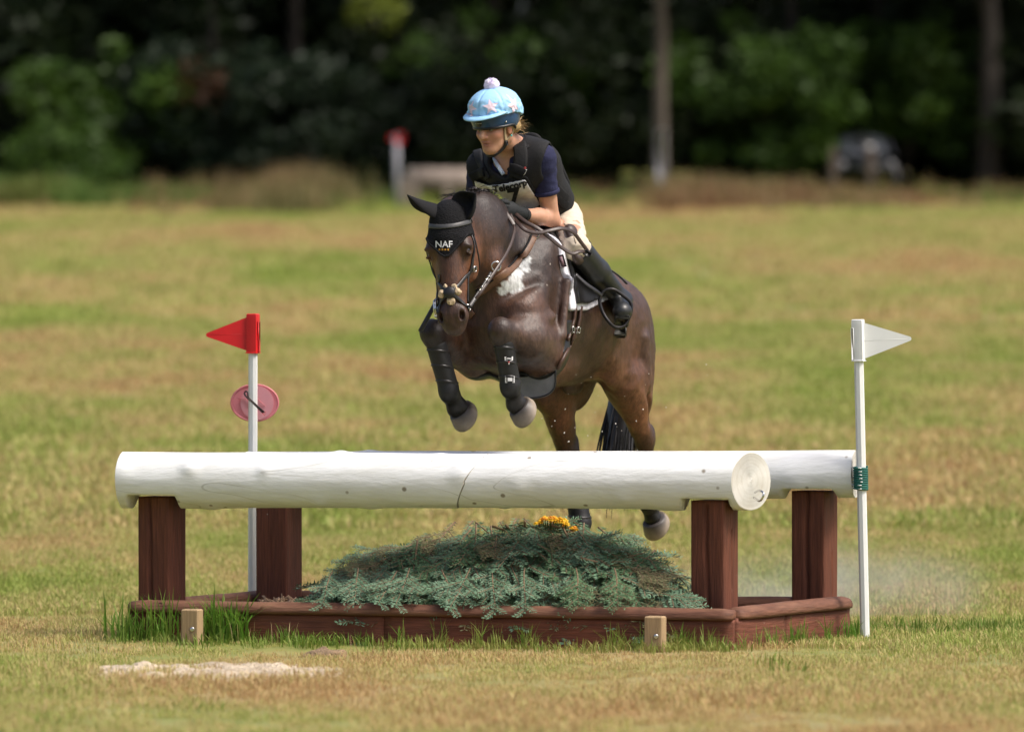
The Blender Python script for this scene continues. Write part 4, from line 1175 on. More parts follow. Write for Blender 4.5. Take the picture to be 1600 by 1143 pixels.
for (px, lab) in ((1302, 'left wooden fence post in front of the dark parked car'), (1360, 'right wooden fence post in front of the dark parked car')):
    q0, q1 = P(px, 232, 143.2), P(px, 300, 143.2); q1[2] = float(gz(q1[0:1], q1[1:2])[0]) - .1
    tag(MB().box((q0 + q1) / 2, (.10, .10, (q0[2] - q1[2]) / 2), None, .015).build('fence_post', m_fp, loc=q1, smooth=False), lab, 'post', 'fence posts by the parked car')
cc = P(1345, 285, 146.0); cc[2] = float(gz(cc[0:1], cc[1:2])[0])
car = empty('parked_car', cc, 'dark parked car half hidden behind rough grass at the wood', 'car')
m_carp = M('dark_car_paint', (.006, .007, .008), .4, .1, 5, 0, coat=.2); m_glass = M('car_glass', (.03, .035, .04), .05, .1, 5, 0, spec=.9)
cb = Field().ell(cc + np.array([0, 0, .62]), (.98, 2.1, .38), np.eye(3)).ell(cc + np.array([0, .3, 1.1]), (.80, 1.25, .48), np.eye(3), .12)
V, Q = nets(*cb.grid(.05), 2); mk('body', V, Q, m_carp, car)
MB().prism([cc + np.array([-.62, -1.0, .98]), cc + np.array([.62, -1.0, .98]), cc + np.array([.5, -.55, 1.42]), cc + np.array([-.5, -.55, 1.42])], (0, -.03, .03)).build('windscreen', m_glass, car, smooth=False)
for sx in (-1, 1):
    MB().prism([cc + np.array([sx * .80, -.6, 1.0]), cc + np.array([sx * .80, .9, 1.0]), cc + np.array([sx * .66, .7, 1.38]), cc + np.array([sx * .66, -.4, 1.38])], (sx * .03, 0, 0)).build('side_window', m_glass, car, smooth=False)
    MB().lathe(cc + np.array([sx * .62, -2.02, .68]), (0, -1, .1), [(0, .14), (.05, .12), (.07, .04)], 14).build('headlight', M('lamp_glass', (.10, .10, .11), .3, .05, 5, 0, spec=.5), car)
    for wy in (-1.25, 1.3):
        w_ = MB().tube([cc + np.array([sx * .88 - sx * .1 + sx * .33 * 0, wy + .33 * math.cos(a), .33 + .33 * math.sin(a)]) for a in np.linspace(0, 6.28, 25)[:-1]], .10, 8, closed=True).build('wheel', m_rubber, car)
        MB().lathe(cc + np.array([sx * .84, wy, .33]), (sx, 0, 0), [(0, .23), (.05, .21), (.06, .06)], 14).build('rim', m_steel, w_)

# ---- dust hanging over the ground behind the jump
dcn = P(1275, 922, 32.3)
dm = bpy.data.materials.new('dust'); dm.use_nodes = True; n, l = dm.node_tree.nodes, dm.node_tree.links
n.remove(n['Principled BSDF']); pv = n.new('ShaderNodeVolumePrincipled'); pv.inputs['Color'].default_value = (.96, .91, .82, 1); pv.inputs['Anisotropy'].default_value = .1
tc = n.new('ShaderNodeTexCoord'); mp = n.new('ShaderNodeMapping'); mp.inputs['Scale'].default_value = (1 / (1.15 * S), 1 / (.75 * S), 1 / (.36 * S)); l.new(tc.outputs['Object'], mp.inputs[0])
ln = n.new('ShaderNodeVectorMath'); ln.operation = 'LENGTH'; l.new(mp.outputs[0], ln.inputs[0])
nz = n.new('ShaderNodeTexNoise'); nz.inputs['Scale'].default_value = 2.0; nz.inputs['Detail'].default_value = 3; l.new(tc.outputs['Object'], nz.inputs['Vector'])
s1 = n.new('ShaderNodeMapRange'); s1.inputs['From Min'].default_value = 1.0; s1.inputs['From Max'].default_value = 0.1; s1.inputs['To Min'].default_value = 0; s1.inputs['To Max'].default_value = 1; l.new(ln.outputs['Value'], s1.inputs[0])
s2 = n.new('ShaderNodeMapRange'); s2.inputs['From Min'].default_value = .44; s2.inputs['From Max'].default_value = .68; l.new(nz.outputs[0], s2.inputs[0])
mu = n.new('ShaderNodeMath'); mu.operation = 'MULTIPLY'; sq_ = n.new('ShaderNodeMath'); sq_.operation = 'POWER'; sq_.inputs[1].default_value = 1.7; l.new(s1.outputs[0], sq_.inputs[0]); l.new(sq_.outputs[0], mu.inputs[0]); l.new(s2.outputs[0], mu.inputs[1])
m3 = n.new('ShaderNodeMath'); m3.operation = 'MULTIPLY'; m3.inputs[1].default_value = 4.2; l.new(mu.outputs[0], m3.inputs[0]); l.new(m3.outputs[0], pv.inputs['Density']); l.new(pv.outputs[0], n['Material Output'].inputs['Volume'])
dus = MB().lathe(dcn - np.array([0, 0, .36]), (0, 0, 1), [(.36 + .36 * math.sin(a), 1.0 * math.cos(a) + .001) for a in np.linspace(-1.5, 1.5, 15)], 32)
V = np.concatenate(dus.V); V[:, 0] = dcn[0] + (V[:, 0] - dcn[0]) * 1.15; V[:, 1] = dcn[1] + (V[:, 1] - dcn[1]) * .75
tag(mk('dust_cloud', V, dus.F, dm, loc=dcn), kind='stuff')
# ================================================================== HORSE
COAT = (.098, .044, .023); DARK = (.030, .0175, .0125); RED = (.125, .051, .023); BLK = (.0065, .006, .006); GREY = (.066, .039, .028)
HORN = (.27, .22, .165)
# head frame: poll at the origin, hd_d runs down the face, hd_l to the horse's left, hd_f out of the forehead
POLL = B(1.13, -.045, .6); MUZ = B(1.205, .045, -.085)
hd_d = unit(MUZ - POLL); hd_l = unit(BL - hd_d * (BL @ hd_d)); hd_f = unit(np.cross(hd_l, hd_d)); hd_f = hd_f if hd_f @ BF > 0 else -hd_f
_a = R(14); hd_f, hd_l = math.cos(_a) * hd_f + math.sin(_a) * hd_l, math.cos(_a) * hd_l - math.sin(_a) * hd_f
def Hd(f, l, d): return POLL + f * hd_f + l * hd_l + d * hd_d
HAX = np.array([hd_f, hd_l, hd_d])

def head_field(f):
    f.ell(Hd(.0, 0, .11), (.12, .098, .125), HAX, .05, col=DARK)
    f.cone(Hd(.03, 0, .2), Hd(.05, 0, .58), (.100, .085), (.053, .058), hd_l, .05, col=RED)
    f.cone(Hd(.095, 0, .2), Hd(.09, 0, .54), (.05, .035), (.034, .028), hd_l, .04, col=(.032, .016, .010))
    f.cone(Hd(-.1, 0, .23), Hd(-.02, 0, .5), (.085, .115), (.048, .06), hd_l, .06, col=RED)
    for s in (-1, 1):
        f.ell(Hd(-.07, .078 * s, .27), (.12, .042, .13), HAX, .04, col=RED)
        f.ell(Hd(.055, .090 * s, .235), (.055, .032, .05), HAX, .035, col=DARK)
        f.ell(Hd(.05, .06 * s, .42), (.012, .012, .12), HAX, .03, col=RED)
    f.ell(Hd(.045, 0, .595), (.078, .072, .085), HAX, .04, col=(.016, .012, .011))
    f.ell(Hd(.055, 0, .655), (.05, .052, .045), HAX, .03, col=(.018, .014, .013))
    for s in (-1, 1):
        f.ell(Hd(.085, .05 * s, .595), (.042, .032, .05), HAX, .02, col=(.022, .017, .015))
    f.ell(Hd(-.005, 0, .632), (.045, .04, .04), HAX, .03, col=(.02, .016, .014))
    for s in (-1, 1):
        f.ell(Hd(.122, .060 * s, .604), (.046, .014, .028), HAX + np.array([hd_l * .35 * s, -hd_f * .35 * s, hd_d * 0]), .010, sub=True)
        f.ell(Hd(.078, .120 * s, .262), (.024, .018, .017), HAX, .012, sub=True)
        f.ell(Hd(.082, .114 * s, .240), (.03, .014, .010), HAX, .014, col=DARK)   # upper lid
        f.ell(Hd(.082, .112 * s, .282), (.026, .012, .008), HAX, .012, col=DARK)
        f.cone(Hd(.03, .075 * s, .635), Hd(-.03, .06 * s, .6), .006, .006, hd_l, .006, sub=True)     # corner of the mouth
    return f
def leg(f, pts, rad, cols, k=.03):
    for i in range(len(pts) - 1):
        f.cone(pts[i], pts[i + 1], rad[i], rad[i + 1], BL, k, col=cols[i])

hf = Field()
# trunk
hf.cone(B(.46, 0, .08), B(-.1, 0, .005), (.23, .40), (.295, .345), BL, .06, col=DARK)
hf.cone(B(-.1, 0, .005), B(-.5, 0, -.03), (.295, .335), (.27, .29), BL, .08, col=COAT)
hf.ell(B(-.6, 0, -.03), (.29, .245, .28), None, .08, col=GREY)
hf.ell(B(-.35, 0, .13), (.35, .1, .13), None, .1, col=GREY)
hf.ell(B(.30, 0, .37), (.3, .08, .11), None, .1, col=GREY)
hf.ell(B(.70, 0, .0), (.15, .215, .25), None, .07, col=DARK)
hf.ell(B(.66, .10, -.12), (.13, .10, .13), None, .04, col=COAT)
hf.ell(B(.66, -.10, -.12), (.13, .10, .13), None, .04, col=COAT)
for s in (-1, 1):
    hf.cone(B(.42, .155 * s, .32), B(.70, .165 * s, .04), (.09, .14), (.11, .12), BL, .06, col=DARK)
    hf.cone(B(.70, .165 * s, .04), B(.5, .19 * s, -.16), (.105, .12), (.115, .15), BL, .05, col=COAT)
    hf.ell(B(.40, .20 * s, .05), (.14, .08, .22), None, .05, col=DARK)
hf.ell(B(.18, .0, -.25), (.3, .2, .10), None, .08, col=COAT)
hf.ell(B(-.33, 0, -.2), (.25, .16, .10), None, .08, col=RED)
N_TRUNK = len(hf.p)
# neck
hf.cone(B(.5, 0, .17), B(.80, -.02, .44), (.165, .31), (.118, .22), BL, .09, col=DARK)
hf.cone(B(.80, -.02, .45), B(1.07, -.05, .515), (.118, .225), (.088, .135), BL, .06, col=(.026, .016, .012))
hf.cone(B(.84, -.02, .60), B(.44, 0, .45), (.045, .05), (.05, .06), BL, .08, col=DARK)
hf.cone(B(.86, .07, .30), B(.66, .13, .08), (.04, .05), (.05, .06), BL, .07, col=COAT)
head_field(hf)
# forelegs
KNL, KNR = B(.96, .172, -.055), B(1.02, -.2, -.065)
FTL, FTR = B(.87, .185, -.36), B(.93, -.145, -.385)
CRL, CRR = B(.80, .185, -.445), B(.85, -.135, -.465)
for (el, kn, ft, cr, s) in ((B(.52, .2, -.17), KNL, FTL, CRL, 1), (B(.56, -.2, -.17), KNR, FTR, CRR, -1)):
    mid = (el + kn) / 2 + np.array([0, 0, .015]) + BL * .03 * s
    hf.cone(el, mid, (.11, .13), (.105, .115), BL, .05, col=GREY if s > 0 else COAT)
    hf.cone(mid, kn, (.105, .115), (.056, .06), BL, .04, col=GREY if s > 0 else DARK)
    hf.ell(kn + BF * .005, (.062, .06, .07), None, .03, col=BLK)
    leg(hf, [kn, kn * .35 + ft * .65, ft], [.052, .038, .042], [BLK, BLK])
    hf.ell(ft, (.05, .045, .05), None, .02, col=BLK)
    hf.cone(ft, cr, .044, .050, BL, .02, col=(.012, .010, .010))
    hf.ell(ft - BF * .03, (.03, .03, .035), None, .02, col=BLK)
    hf.ell(cr + BF * .012 + BU * .004, (.056, .054, .05), None, .02, col=(.011, .010, .0095))
# hindlegs
STL, HKL, FHL, CHL = B(-.30, .2, -.27), B(-.74, .185, -.66), B(-.82, .18, -1.02), B(-.85, .185, -1.085)
STR, HKR, FHR, CHR = B(-.2, -.19, -.40), B(-.5, -.165, -.715), B(-.5, -.085, -1.12), B(-.44, -.085, -1.19)
# left hind
hf.ell(B(-.6, .13, -.16), (.26, .12, .32), None, .06, col=GREY)
hf.cone(B(-.66, .145, -.15), B(-.62, .18, -.42), (.11, .19), (.095, .125), BL, .06, col=COAT)
hf.ell(B(-.34, .2, -.2), (.13, .07, .17), None, .06, col=COAT)
hf.cone(B(-.48, .2, -.33), HKL, (.095, .125), (.048, .06), BL, .05, col=RED)
hf.ell(HKL - BF * .02 + BU * .02, (.06, .045, .06), None, .03, col=DARK)
hf.ell(HKL - BF * .055 + BU * .045, (.03, .03, .045), None, .02, col=BLK)
leg(hf, [HKL, HKL * .4 + FHL * .6, FHL], [.05, .038, .042], [BLK, BLK])
hf.ell(FHL, (.05, .046, .05), None, .02, col=BLK)
hf.cone(FHL, CHL, .042, .052, BL, .02, col=BLK)
# right hind
hf.ell(B(-.52, -.15, -.16), (.26, .13, .34), None, .06, col=COAT)
hf.ell(B(-.28, -.18, -.32), (.15, .09, .18), None, .06, col=RED)
hf.cone(B(-.34, -.17, -.38), HKR, (.10, .135), (.05, .062), BL, .05, col=RED)
hf.ell(HKR - BF * .03 + BU * .02, (.06, .045, .06), None, .03, col=DARK)
hf.ell(HKR - BF * .075 + BU * .05, (.03, .028, .05), None, .02, col=BLK)
leg(hf, [HKR, HKR * .4 + FHR * .6, FHR], [.052, .04, .044], [BLK, BLK])
hf.cone(FHR, CHR, .044, .05, BL, .02, col=BLK)
# sheath, flank fold, dock
hf.ell(B(-.27, -.02, -.36), (.10, .05, .05), None, .03, col=(.014, .012, .012))
hf.cone(B(-.22, .2, -.2), B(-.42, .19, -.27), .05, .06, BL, .06, col=RED)
hf.cone(B(-.84, 0, .1), B(-.97, -.02, .03), .05, .04, BL, .05, col=BLK)
# muscle lines
for (a, b, r) in ((B(.36, .325, .22), B(.45, .345, -.06), .012), (B(.62, .215, .40), B(.82, .20, .14), .014), (B(-.80, .20, -.05), B(-.73, .27, -.38), .014), (B(-.42, .33, -.05), B(-.50, .31, -.36), .012),
                  (B(.20, .325, -.12), B(-.2, .33, -.14), .012), (B(.56, .10, .36), B(.8, .145, .28), .012), (B(-.60, .27, -.42), B(-.70, .245, -.56), .008)):
    hf.cone(a, b, r, r * .7, BL, .045, sub=True)
for (a, b, r) in ((B(.60, .285, .02), B(.80, .235, -.015), .02), (B(.68, .275, -.10), B(.84, .235, -.09), .02), (B(.44, .30, .20), B(.52, .315, -.08), .02), (B(-.56, .275, -.1), B(-.60, .27, -.34), .025)):
    hf.cone(a, b, r, r * .8, BL, .05, col=GREY)
# creases: behind the elbow, muscle lines
hf.cone(B(.84, .14, .12), B(.66, .24, .2), .012, .01, BL, .05, sub=True)
hf.cone(B(-.315, .325, .0), B(-.33, .30, -.26), .02, .02, BL, .05, sub=True)

D, lo, vx = hf.grid(.0085)
HV, HQ = nets(D, lo, vx, 3)
def vnormals(V, Q):
    n = np.cross(V[Q[:, 2]] - V[Q[:, 0]], V[Q[:, 3]] - V[Q[:, 1]]); N = np.zeros_like(V)
    for k in range(4):
        for c in range(3): N[:, c] += np.bincount(Q[:, k], n[:, c], len(V))
    return N / (np.linalg.norm(N, axis=1)[:, None] + 1e-12)
_am = np.clip((np.linalg.norm(HV - Hd(0, 0, .3), axis=1) - .35) / .2, .15, 1)
HV = HV + vnormals(HV, HQ) * (_am * (.0065 * fbm(HV * np.array([6, 6, 4.5]), 61, 3) + .002 * fbm(HV * 24, 62, 2)))[:, None]
hbvh = bvh_of(HV, HQ)
hc = hf.colours(HV, .035)
nn = fbm(HV * 9, 3)[:, None]
bl_ = np.clip(.5 + .9 * fbm(HV * np.array([3.2, 3.2, 2.2]), 17, 3), 0, 1)[:, None]
hz = np.clip(((HV - BO) @ BU + .62) / .2, 0, 1)[:, None]          # legs below the hocks and knees stay black
hc = hc * (.72 + .62 * bl_ * np.array([1.12, .98, .92])) * (1 + .16 * nn + .12 * fbm(HV * np.array([40, 40, 14]), 23, 2)[:, None])
# dun muzzle edge, darker topline; lather foam and splashes of pale sand on the shoulder
sv = (HV - POLL)
pxs = 800 + FP * HV[:, 0] / HV[:, 1]; pys = YH - FP * (HV[:, 2] - CAM_H) / HV[:, 1]
lat = (HV - BO) @ BL; fwd = (HV - BO) @ BF
fpoly = np.array([(830, 400), (823, 424), (814, 430), (817, 446), (807, 457), (796, 454), (778, 460), (784, 446), (800, 424), (816, 410)], float)
ins = np.zeros(len(HV), bool); dmn = np.full(len(HV), 1e9)
for q in range(len(fpoly)):
    a, b = fpoly[q], fpoly[(q + 1) % len(fpoly)]; e = b - a
    u = np.clip(((pxs - a[0]) * e[0] + (pys - a[1]) * e[1]) / (e @ e), 0, 1); dmn = np.minimum(dmn, np.hypot(pxs - a[0] - u * e[0], pys - a[1] - u * e[1]))
    ins ^= ((a[1] > pys) != (b[1] > pys)) & (pxs < (b[0] - a[0]) * (pys - a[1]) / (b[1] - a[1] + 1e-9) + a[0])
sdp = np.where(ins, dmn, -dmn)
strk = fbm(np.stack([(pxs * .74 + pys * .67) / 26, (pxs * .67 - pys * .74) / 4.5, pxs * 0], 1), 11, 3)
fm = (np.clip((sdp + 4 * strk + 2.5) / 3.5, 0, 1) * np.clip(.95 + .25 * strk, .45, 1))[:, None] * ((lat > .05) & (fwd > .3))[:, None]
hc = hc * (1 - fm) + np.array([.56, .58, .57]) * fm
sp = (vnoise(HV * 55, 21) > .86) & (lat > .1) & (fwd > .45) & (fwd < .8)
hc[sp & (np.abs(pxs - 845) < 25) & (np.abs(pys - 440) < 30)] = (.5, .45, .38)
m_coat = M('horse_coat', (1, 1, 1), .43, .42, 80, .6, 190, attr='col', spec=.42, bdist=.004, stretch=(1, 1, .35))
horse = empty('horse', B(0, 0, 0) * np.array([1, 1, 0]), 'dark bay horse jumping over the white log rails with black ear bonnet on', 'horse')
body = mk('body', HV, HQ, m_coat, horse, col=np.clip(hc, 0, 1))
hbody = body
# hooves: a rounded wall, pale at the ground edge
m_hoof = M('hoof_horn', (1, 1, 1), .5, .2, 40, .15, attr='col')
for (cr, dr) in ((CRL, (-.62, .42, -.7)), (CRR, (-.65, .32, -.75)), (CHL, (-.55, .1, -.8)), (CHR, (.5, .0, -.8))):
    ax = unit(dr[0] * BF + dr[1] * BL + dr[2] * BU)
    e1 = unit(BF - ax * (BF @ ax)); e2 = np.cross(ax, e1)
    prof = [(-.03, .040), (-.012, .056), (.01, .061), (.04, .067), (.075, .072), (.088, .070), (.092, .062), (.088, .03)]
    mbh = MB(); n = 24; V = []; C_ = []
    for t, r in prof:
        for k in range(n):
            an = 2 * math.pi * k / n
            t_ = max(t, 0) * .62 + .014 + min(t, 0) * .1
            V.append(cr + ax * (t_ + (.030 * math.cos(an) if t > .02 else 0)) + r * 1.10 * (math.cos(an) * e1 * 1.06 + math.sin(an) * e2))
            f_ = min(max((t + .0 + .015 * math.sin(an * 2)) / .045, 0), 1)
            C_.append(np.array((.045, .038, .034)) * (1 - f_) + np.array(HORN) * f_ if t < .091 else np.array((.06, .055, .05)))
    Fs = [(i * n + k, i * n + (k + 1) % n, (i + 1) * n + (k + 1) % n, (i + 1) * n + k) for i in range(len(prof) - 1) for k in range(n)]
    Fs.append(tuple((len(prof) - 1) * n + k for k in range(n)))
    mk('hoof', V, Fs, m_hoof, horse, col=np.array(C_))
# eyes
m_eye = M('horse_eye', (.012, .006, .004), .08, .1, 30, 0, spec=.8)
for s in (-1, 1):
    MB().lathe(Hd(.070, .089 * s, .262), hd_l * s, [(-.02, .014), (-.012, .021), (0, .026), (.012, .022), (.020, .012), (.023, .002)], 16).build('eye', m_eye, horse)
# tail and mane: tapering locks
m_hair = M('horse_hair', (.009, .008, .008), .38, .5, 60, .0, spec=.5, sheen=.1)
def locks(name, roots, path, m, n, wid, parent, spread, seg=9, seed=1, wig=.012):
    r_ = np.random.default_rng(seed); V = []; Fs = []
    for i in range(n):
        off = r_.normal(0, 1, 3) * spread; u = r_.random(); lv = r_.uniform(.75, 1.0)
        base = roots(u) + r_.normal(0, .012, 3)
        side = unit(r_.normal(0, 1, 3) * np.array([1, .6, .1]))
        ph = r_.uniform(0, 6)
        for k in range(seg):
            t = k / (seg - 1) * lv
            c = base + path(t) + off * t ** .8 + side * wig * math.sin(5 * t + ph)
            wd = wid * (1 - .85 * (t / lv) ** 2) * r_.uniform(.9, 1.1)
            V += [c - side * wd, c + np.cross(side, (0, 0, 1)) * wd * .5, c + side * wd]
            if k:
                b0 = len(V) - 6
                Fs += [(b0, b0 + 1, b0 + 4, b0 + 3), (b0 + 1, b0 + 2, b0 + 5, b0 + 4)]
    return mk(name, V, Fs, m, parent)
tp = [B(-.93, -.02, .06), B(-1.06, -.05, -.10), B(-1.08, -.09, -.40), B(-1.0, -.10, -.70), B(-.96, -.10, -1.0)]
tpS = smooth_path(tp, 20)
def tpath(t):
    x = t * (len(tpS) - 1); i = min(int(x), len(tpS) - 2); return tpS[i] * (1 - (x - i)) + tpS[i + 1] * (x - i) - tpS[0]
tl = locks('tail', lambda u: tpS[0], tpath, m_hair, 900, .011, horse, np.array([.042, .04, .03]), 14, 3, .008)
tq = smooth_path([tp[0], tp[1], tp[2], tp[3], tp[4]], 8)
MB().tube(tq, np.interp(np.linspace(0, 1, len(tq)), [0, .2, .6, 1], [.045, .085, .095, .03]), 12).build('tail_core', m_hair, horse)
crest = [hit(hbvh, p[0], p[1], 30.2)[0] for p in ((704, 300), (722, 296), (742, 298), (760, 306), (776, 318), (790, 330), (800, 340))]
cs = smooth_path([B(1.05, -.05, .655), B(.98, -.045, .70), B(.9, -.035, .715), B(.8, -.02, .70), B(.7, -.01, .66), B(.6, 0, .60)], 12)
cs = np.array([near(hbvh, p)[0] for p in cs])
locks('mane', lambda u: cs[min(int(u * len(cs)), len(cs) - 1)] - BU * .008, lambda t: BF * (.02 * t) - BL * (.07 * t * t) + BU * (.022 * t - .045 * t * t), M('mane_hair', (.026, .02, .018), .5, .4, 60, 0), 900, .005, horse, np.array([.012, .012, .010]), 5, 5, .003)

# ================================================================== TACK
m_black = M('black_leather', (.012, .011, .011), .36, .25, 60, .12, spec=.5)
m_brown = M('brown_leather', (.060, .028, .017), .42, .25, 60, .15, spec=.5)
m_tan = M('tan_leather', (.13, .062, .03), .5, .25, 60, .15)
m_blackcloth = M('black_cloth', (.008, .008, .009), .85, .25, 150, .5, 300, spec=.25, bdist=.003)
m_crochet = M('black_crochet', (.007, .007, .008), .9, .3, 90, .9, 130, spec=.2, bdist=.008)
m_white_cloth = M('white_cloth', (.72, .71, .76), .85, .06, 60, .35, 60, spec=.2)
m_fleece = M('cream_fleece', (.55, .43, .28), .95, .3, 60, 1.0, 120, spec=.1, bdist=.01)
m_whiteprint = M('white_print', (.72, .72, .72), .7, .05, 40, 0)
m_gold = M('gold_thread', (.55, .27, .03), .6, .1, 40, 0)
m_redprint = M('red_print', (.35, .03, .03), .6, .1, 40, 0)

def shell(src, off, region, box, vox, relax=2):
    D, lo, vx = src.grid(vox, box[0], box[1])
    X = gridpts(D, lo, vx)
    return nets(np.maximum(D - off, region(X)).astype(np.float32), lo, vx, relax)
def bc(X):
    q = X - BO.astype(X.dtype)
    return q @ BF.astype(X.dtype), q @ BL.astype(X.dtype), X[..., 2] - np.float32(BO[2])
def hc3(X):
    q = X - POLL.astype(X.dtype)
    return q @ hd_f.astype(X.dtype), q @ hd_l.astype(X.dtype), q @ hd_d.astype(X.dtype)
def smax(*a, k=.01):
    r = a[0]
    for b in a[1:]:
        h = np.clip(.5 - .5 * (r - b) / k, 0, 1); r = r * (1 - h) + b * h + k * h * (1 - h)
    return r
hh = head_field(Field())

# ---- ear bonnet
BV0 = .335
bonnet = empty('ear_bonnet', POLL, "black crocheted ear bonnet with white lettering on the horse's brow", 'ear bonnet')
def reg_bon(X):
    f, l, d = hc3(X)
    return smax(d - (BV0 - 1.3 * np.sqrt(l * l + .0009)), -.03 - f, -.14 - d, k=.015)
bV, bQ = shell(hh, .012, reg_bon, (POLL - .32, POLL + .32), .006)
mk('cap', bV, bQ, m_crochet, bonnet)
bbvh = bvh_of(bV, bQ)
for (bs, tp_, s, tw) in ((Hd(.0, -.062, .05), P(636, 304, 29.86), -1, .5), (Hd(.02, .05, .055), P(744, 302, 29.90), 1, -.15)):
    ax = tp_ - bs; Lh = np.linalg.norm(ax); ax = ax / Lh
    ou = unit(np.cross(ax, BF + BL * tw * s)); fr_ = np.cross(ou, ax); fr_ = fr_ if fr_ @ BF > 0 else -fr_
    V, n, Fs = [], 22, []
    ts = np.linspace(-.1, 1, 20)
    prof_t = [-.1, .0, .15, .3, .45, .6, .75, .88, .96, 1.0]; prof_w = [.058, .068, .078, .080, .074, .062, .042, .022, .009, .001]
    for i, t in enumerate(ts):
        wd = np.interp(t, prof_t, prof_w)
        bend = (.030 * math.sin(math.pi * max(t, 0)) if s < 0 else -.012 * math.sin(math.pi * max(t, 0)))
        hol = np.interp(t, [0, .15, .5, .85, 1], [0, .6, 1.25, .8, 0])
        for k in range(n):
            an = 2 * math.pi * k / n; c_, s_ = math.cos(an), math.sin(an)
            dp = s_ * .8
            if s_ > 0: dp = s_ * .5 - hol * (1 - c_ * c_) ** 1.5
            V.append(bs + ax * Lh * t + ou * wd * c_ + BU * bend * (-1 if s < 0 else 0) + ou * (bend if s > 0 else 0) + fr_ * wd * dp)
    for i in range(len(ts) - 1):
        for k in range(n):
            Fs.append((i * n + k, i * n + (k + 1) % n, (i + 1) * n + (k + 1) % n, (i + 1) * n + k))
    Fs.append(tuple((len(ts) - 1) * n + k for k in range(n)))
    mk('ear_cover', V, Fs, m_blackcloth, bonnet)
# edging cord of the bonnet
edge = []
for l_ in np.linspace(-.115, .115, 33):
    dd = BV0 - 1.3 * math.sqrt(l_ * l_ + .0009)
    edge.append(near(bbvh, Hd(.14 - 3.2 * l_ * l_, l_, dd - .004)))
MB().tube([p + n_ * .002 for p, n_ in edge], .0065, 6).build('edging', m_blackcloth, bonnet)
# lettering and the five stars
tv, tf = text_mesh('NAF', .048, bold=.0006)
cN, nN = hit(bbvh, 693.5, 382); ex = unit(np.cross(unit(cN - CAM), np.array([0, 0, 1.0]))); ey = np.cross(ex, unit(cN - CAM))
mk('lettering', print_on(bbvh, tv, cN, ex, ey, .003), tf, m_whiteprint, bonnet, smooth=False)
for k in range(4):
    c2 = cN + ex * (-.0225 + .015 * k) - ey * .026
    st = [(math.cos(R(90 + 36 * j)) * (.0075 if j % 2 == 0 else .0032), math.sin(R(90 + 36 * j)) * (.0075 if j % 2 == 0 else .0032)) for j in range(10)]
    mk('star', print_on(bbvh, np.array(st), c2, ex, ey, .003), [tuple(range(10))], m_gold, bonnet, smooth=False)

# ---- bridle
hm = bvh_of(*nets(*hh.grid(.008), 2))
bridle = empty('bridle', POLL, 'black leather bridle with crossed noseband on the horse', 'bridle')
hb2V, hb2Q = np.concatenate([bV]), bQ
def head_strap(pts3, wid, th, bv=None, lift=.0):
    p, n_ = strap_3d(bv or hm, pts3)
    return p, n_
# browband over the bonnet
p, n_ = strap_px(bbvh, [(667, 352), (680, 354), (695, 354), (712, 352), (728, 348), (742, 343)], 5)
MB().ribbon(p, n_, .024, .006, .001).build('browband', M('grey_leather', (.05, .05, .05), .45, .15, 50, .1), bridle)
p, n_ = strap_3d(bbvh, [Hd(-.02, -.11, .10), Hd(-.03, -.085, .02), Hd(-.05, 0, -.05), Hd(-.03, .085, .02), Hd(-.02, .11, .10)])
MB().ribbon(p, n_, .03, .006, .001).build('headpiece', m_black, bridle)
BITL, BITR = Hd(.045, .092, .545), Hd(.045, -.092, .545)
for s in (-1, 1):
    pth = [Hd(.0, .11 * s, .11), Hd(.02, .125 * s, .2), Hd(.02, .11 * s, .33), Hd(.03, .09 * s, .45), Hd(.04, .08 * s, .53)]
    p, n_ = strap_3d(hm, pth); MB().ribbon(p, n_, .020, .007, .002).build('cheekpiece', m_black, bridle)
    pth = [Hd(-.03, .10 * s, .12), Hd(-.06, .11 * s, .25), Hd(-.13, .06 * s, .34)]
    p, n_ = strap_3d(hm, pth); MB().ribbon(p, n_, .014, .006, .001).build('throat_lash', m_black, bridle)
    c = (BITL, BITR)[s > 0 and 0 or 1]
    ring = [c + hd_d * .045 * math.cos(a) + hd_f * .036 * math.sin(a) + hd_l * s * .004 for a in np.linspace(0, 2 * math.pi, 25)[:-1]]
    MB().tube(ring, .0058, 6, closed=True).build('bit_ring', m_steel, bridle)
MB().tube([BITR, Hd(.05, 0, .55), BITL], .009, 8).build('bit', m_steel, bridle)
for pix in (((676, 430), (684, 441), (694, 450), (703, 458), (714, 467), (724, 475), (735, 484)), ((742, 418), (730, 429), (718, 443), (703, 458), (694, 467), (688, 478), (684, 490))):
    p, n_ = strap_px(hm, pix, 4, 29.85); lf_ = np.exp(-(np.linalg.norm(p - hit(hm, 703, 458)[0], axis=1) / .05) ** 2) * .020; p = p + n_ * lf_[:, None]; MB().ribbon(p, n_, .019, .007, .001).build('noseband_strap', m_black, bridle)
cx, nx = hit(hm, 703, 458)
e1 = unit(hd_l - nx * (hd_l @ nx)); e2 = np.cross(nx, e1)
ffl = Field()
for (a, b, r) in ((-.040, 0, .021), (.042, .002, .021), (.004, -.042, .022), (-.022, .034, .015), (.026, .034, .015)):
    ffl.ell(cx + e1 * a + e2 * (b if e2[2] > 0 else -b) + nx * .006, (r, r, r * .75), np.array([e1, e2, nx]), .012)
V, Q = nets(*ffl.grid(.004, pad=.03), 1); V = V + .004 * fbm(V * 90, 3, 2)[:, None] * vnormals(V, Q)
mk('fleece_pad', V, Q, m_fleece, bridle)
MB().lathe(cx + nx * .018, nx, [(-.01, .028), (.010, .032), (.014, .028), (.016, .004)], 10).build('rosette', m_black, bridle)
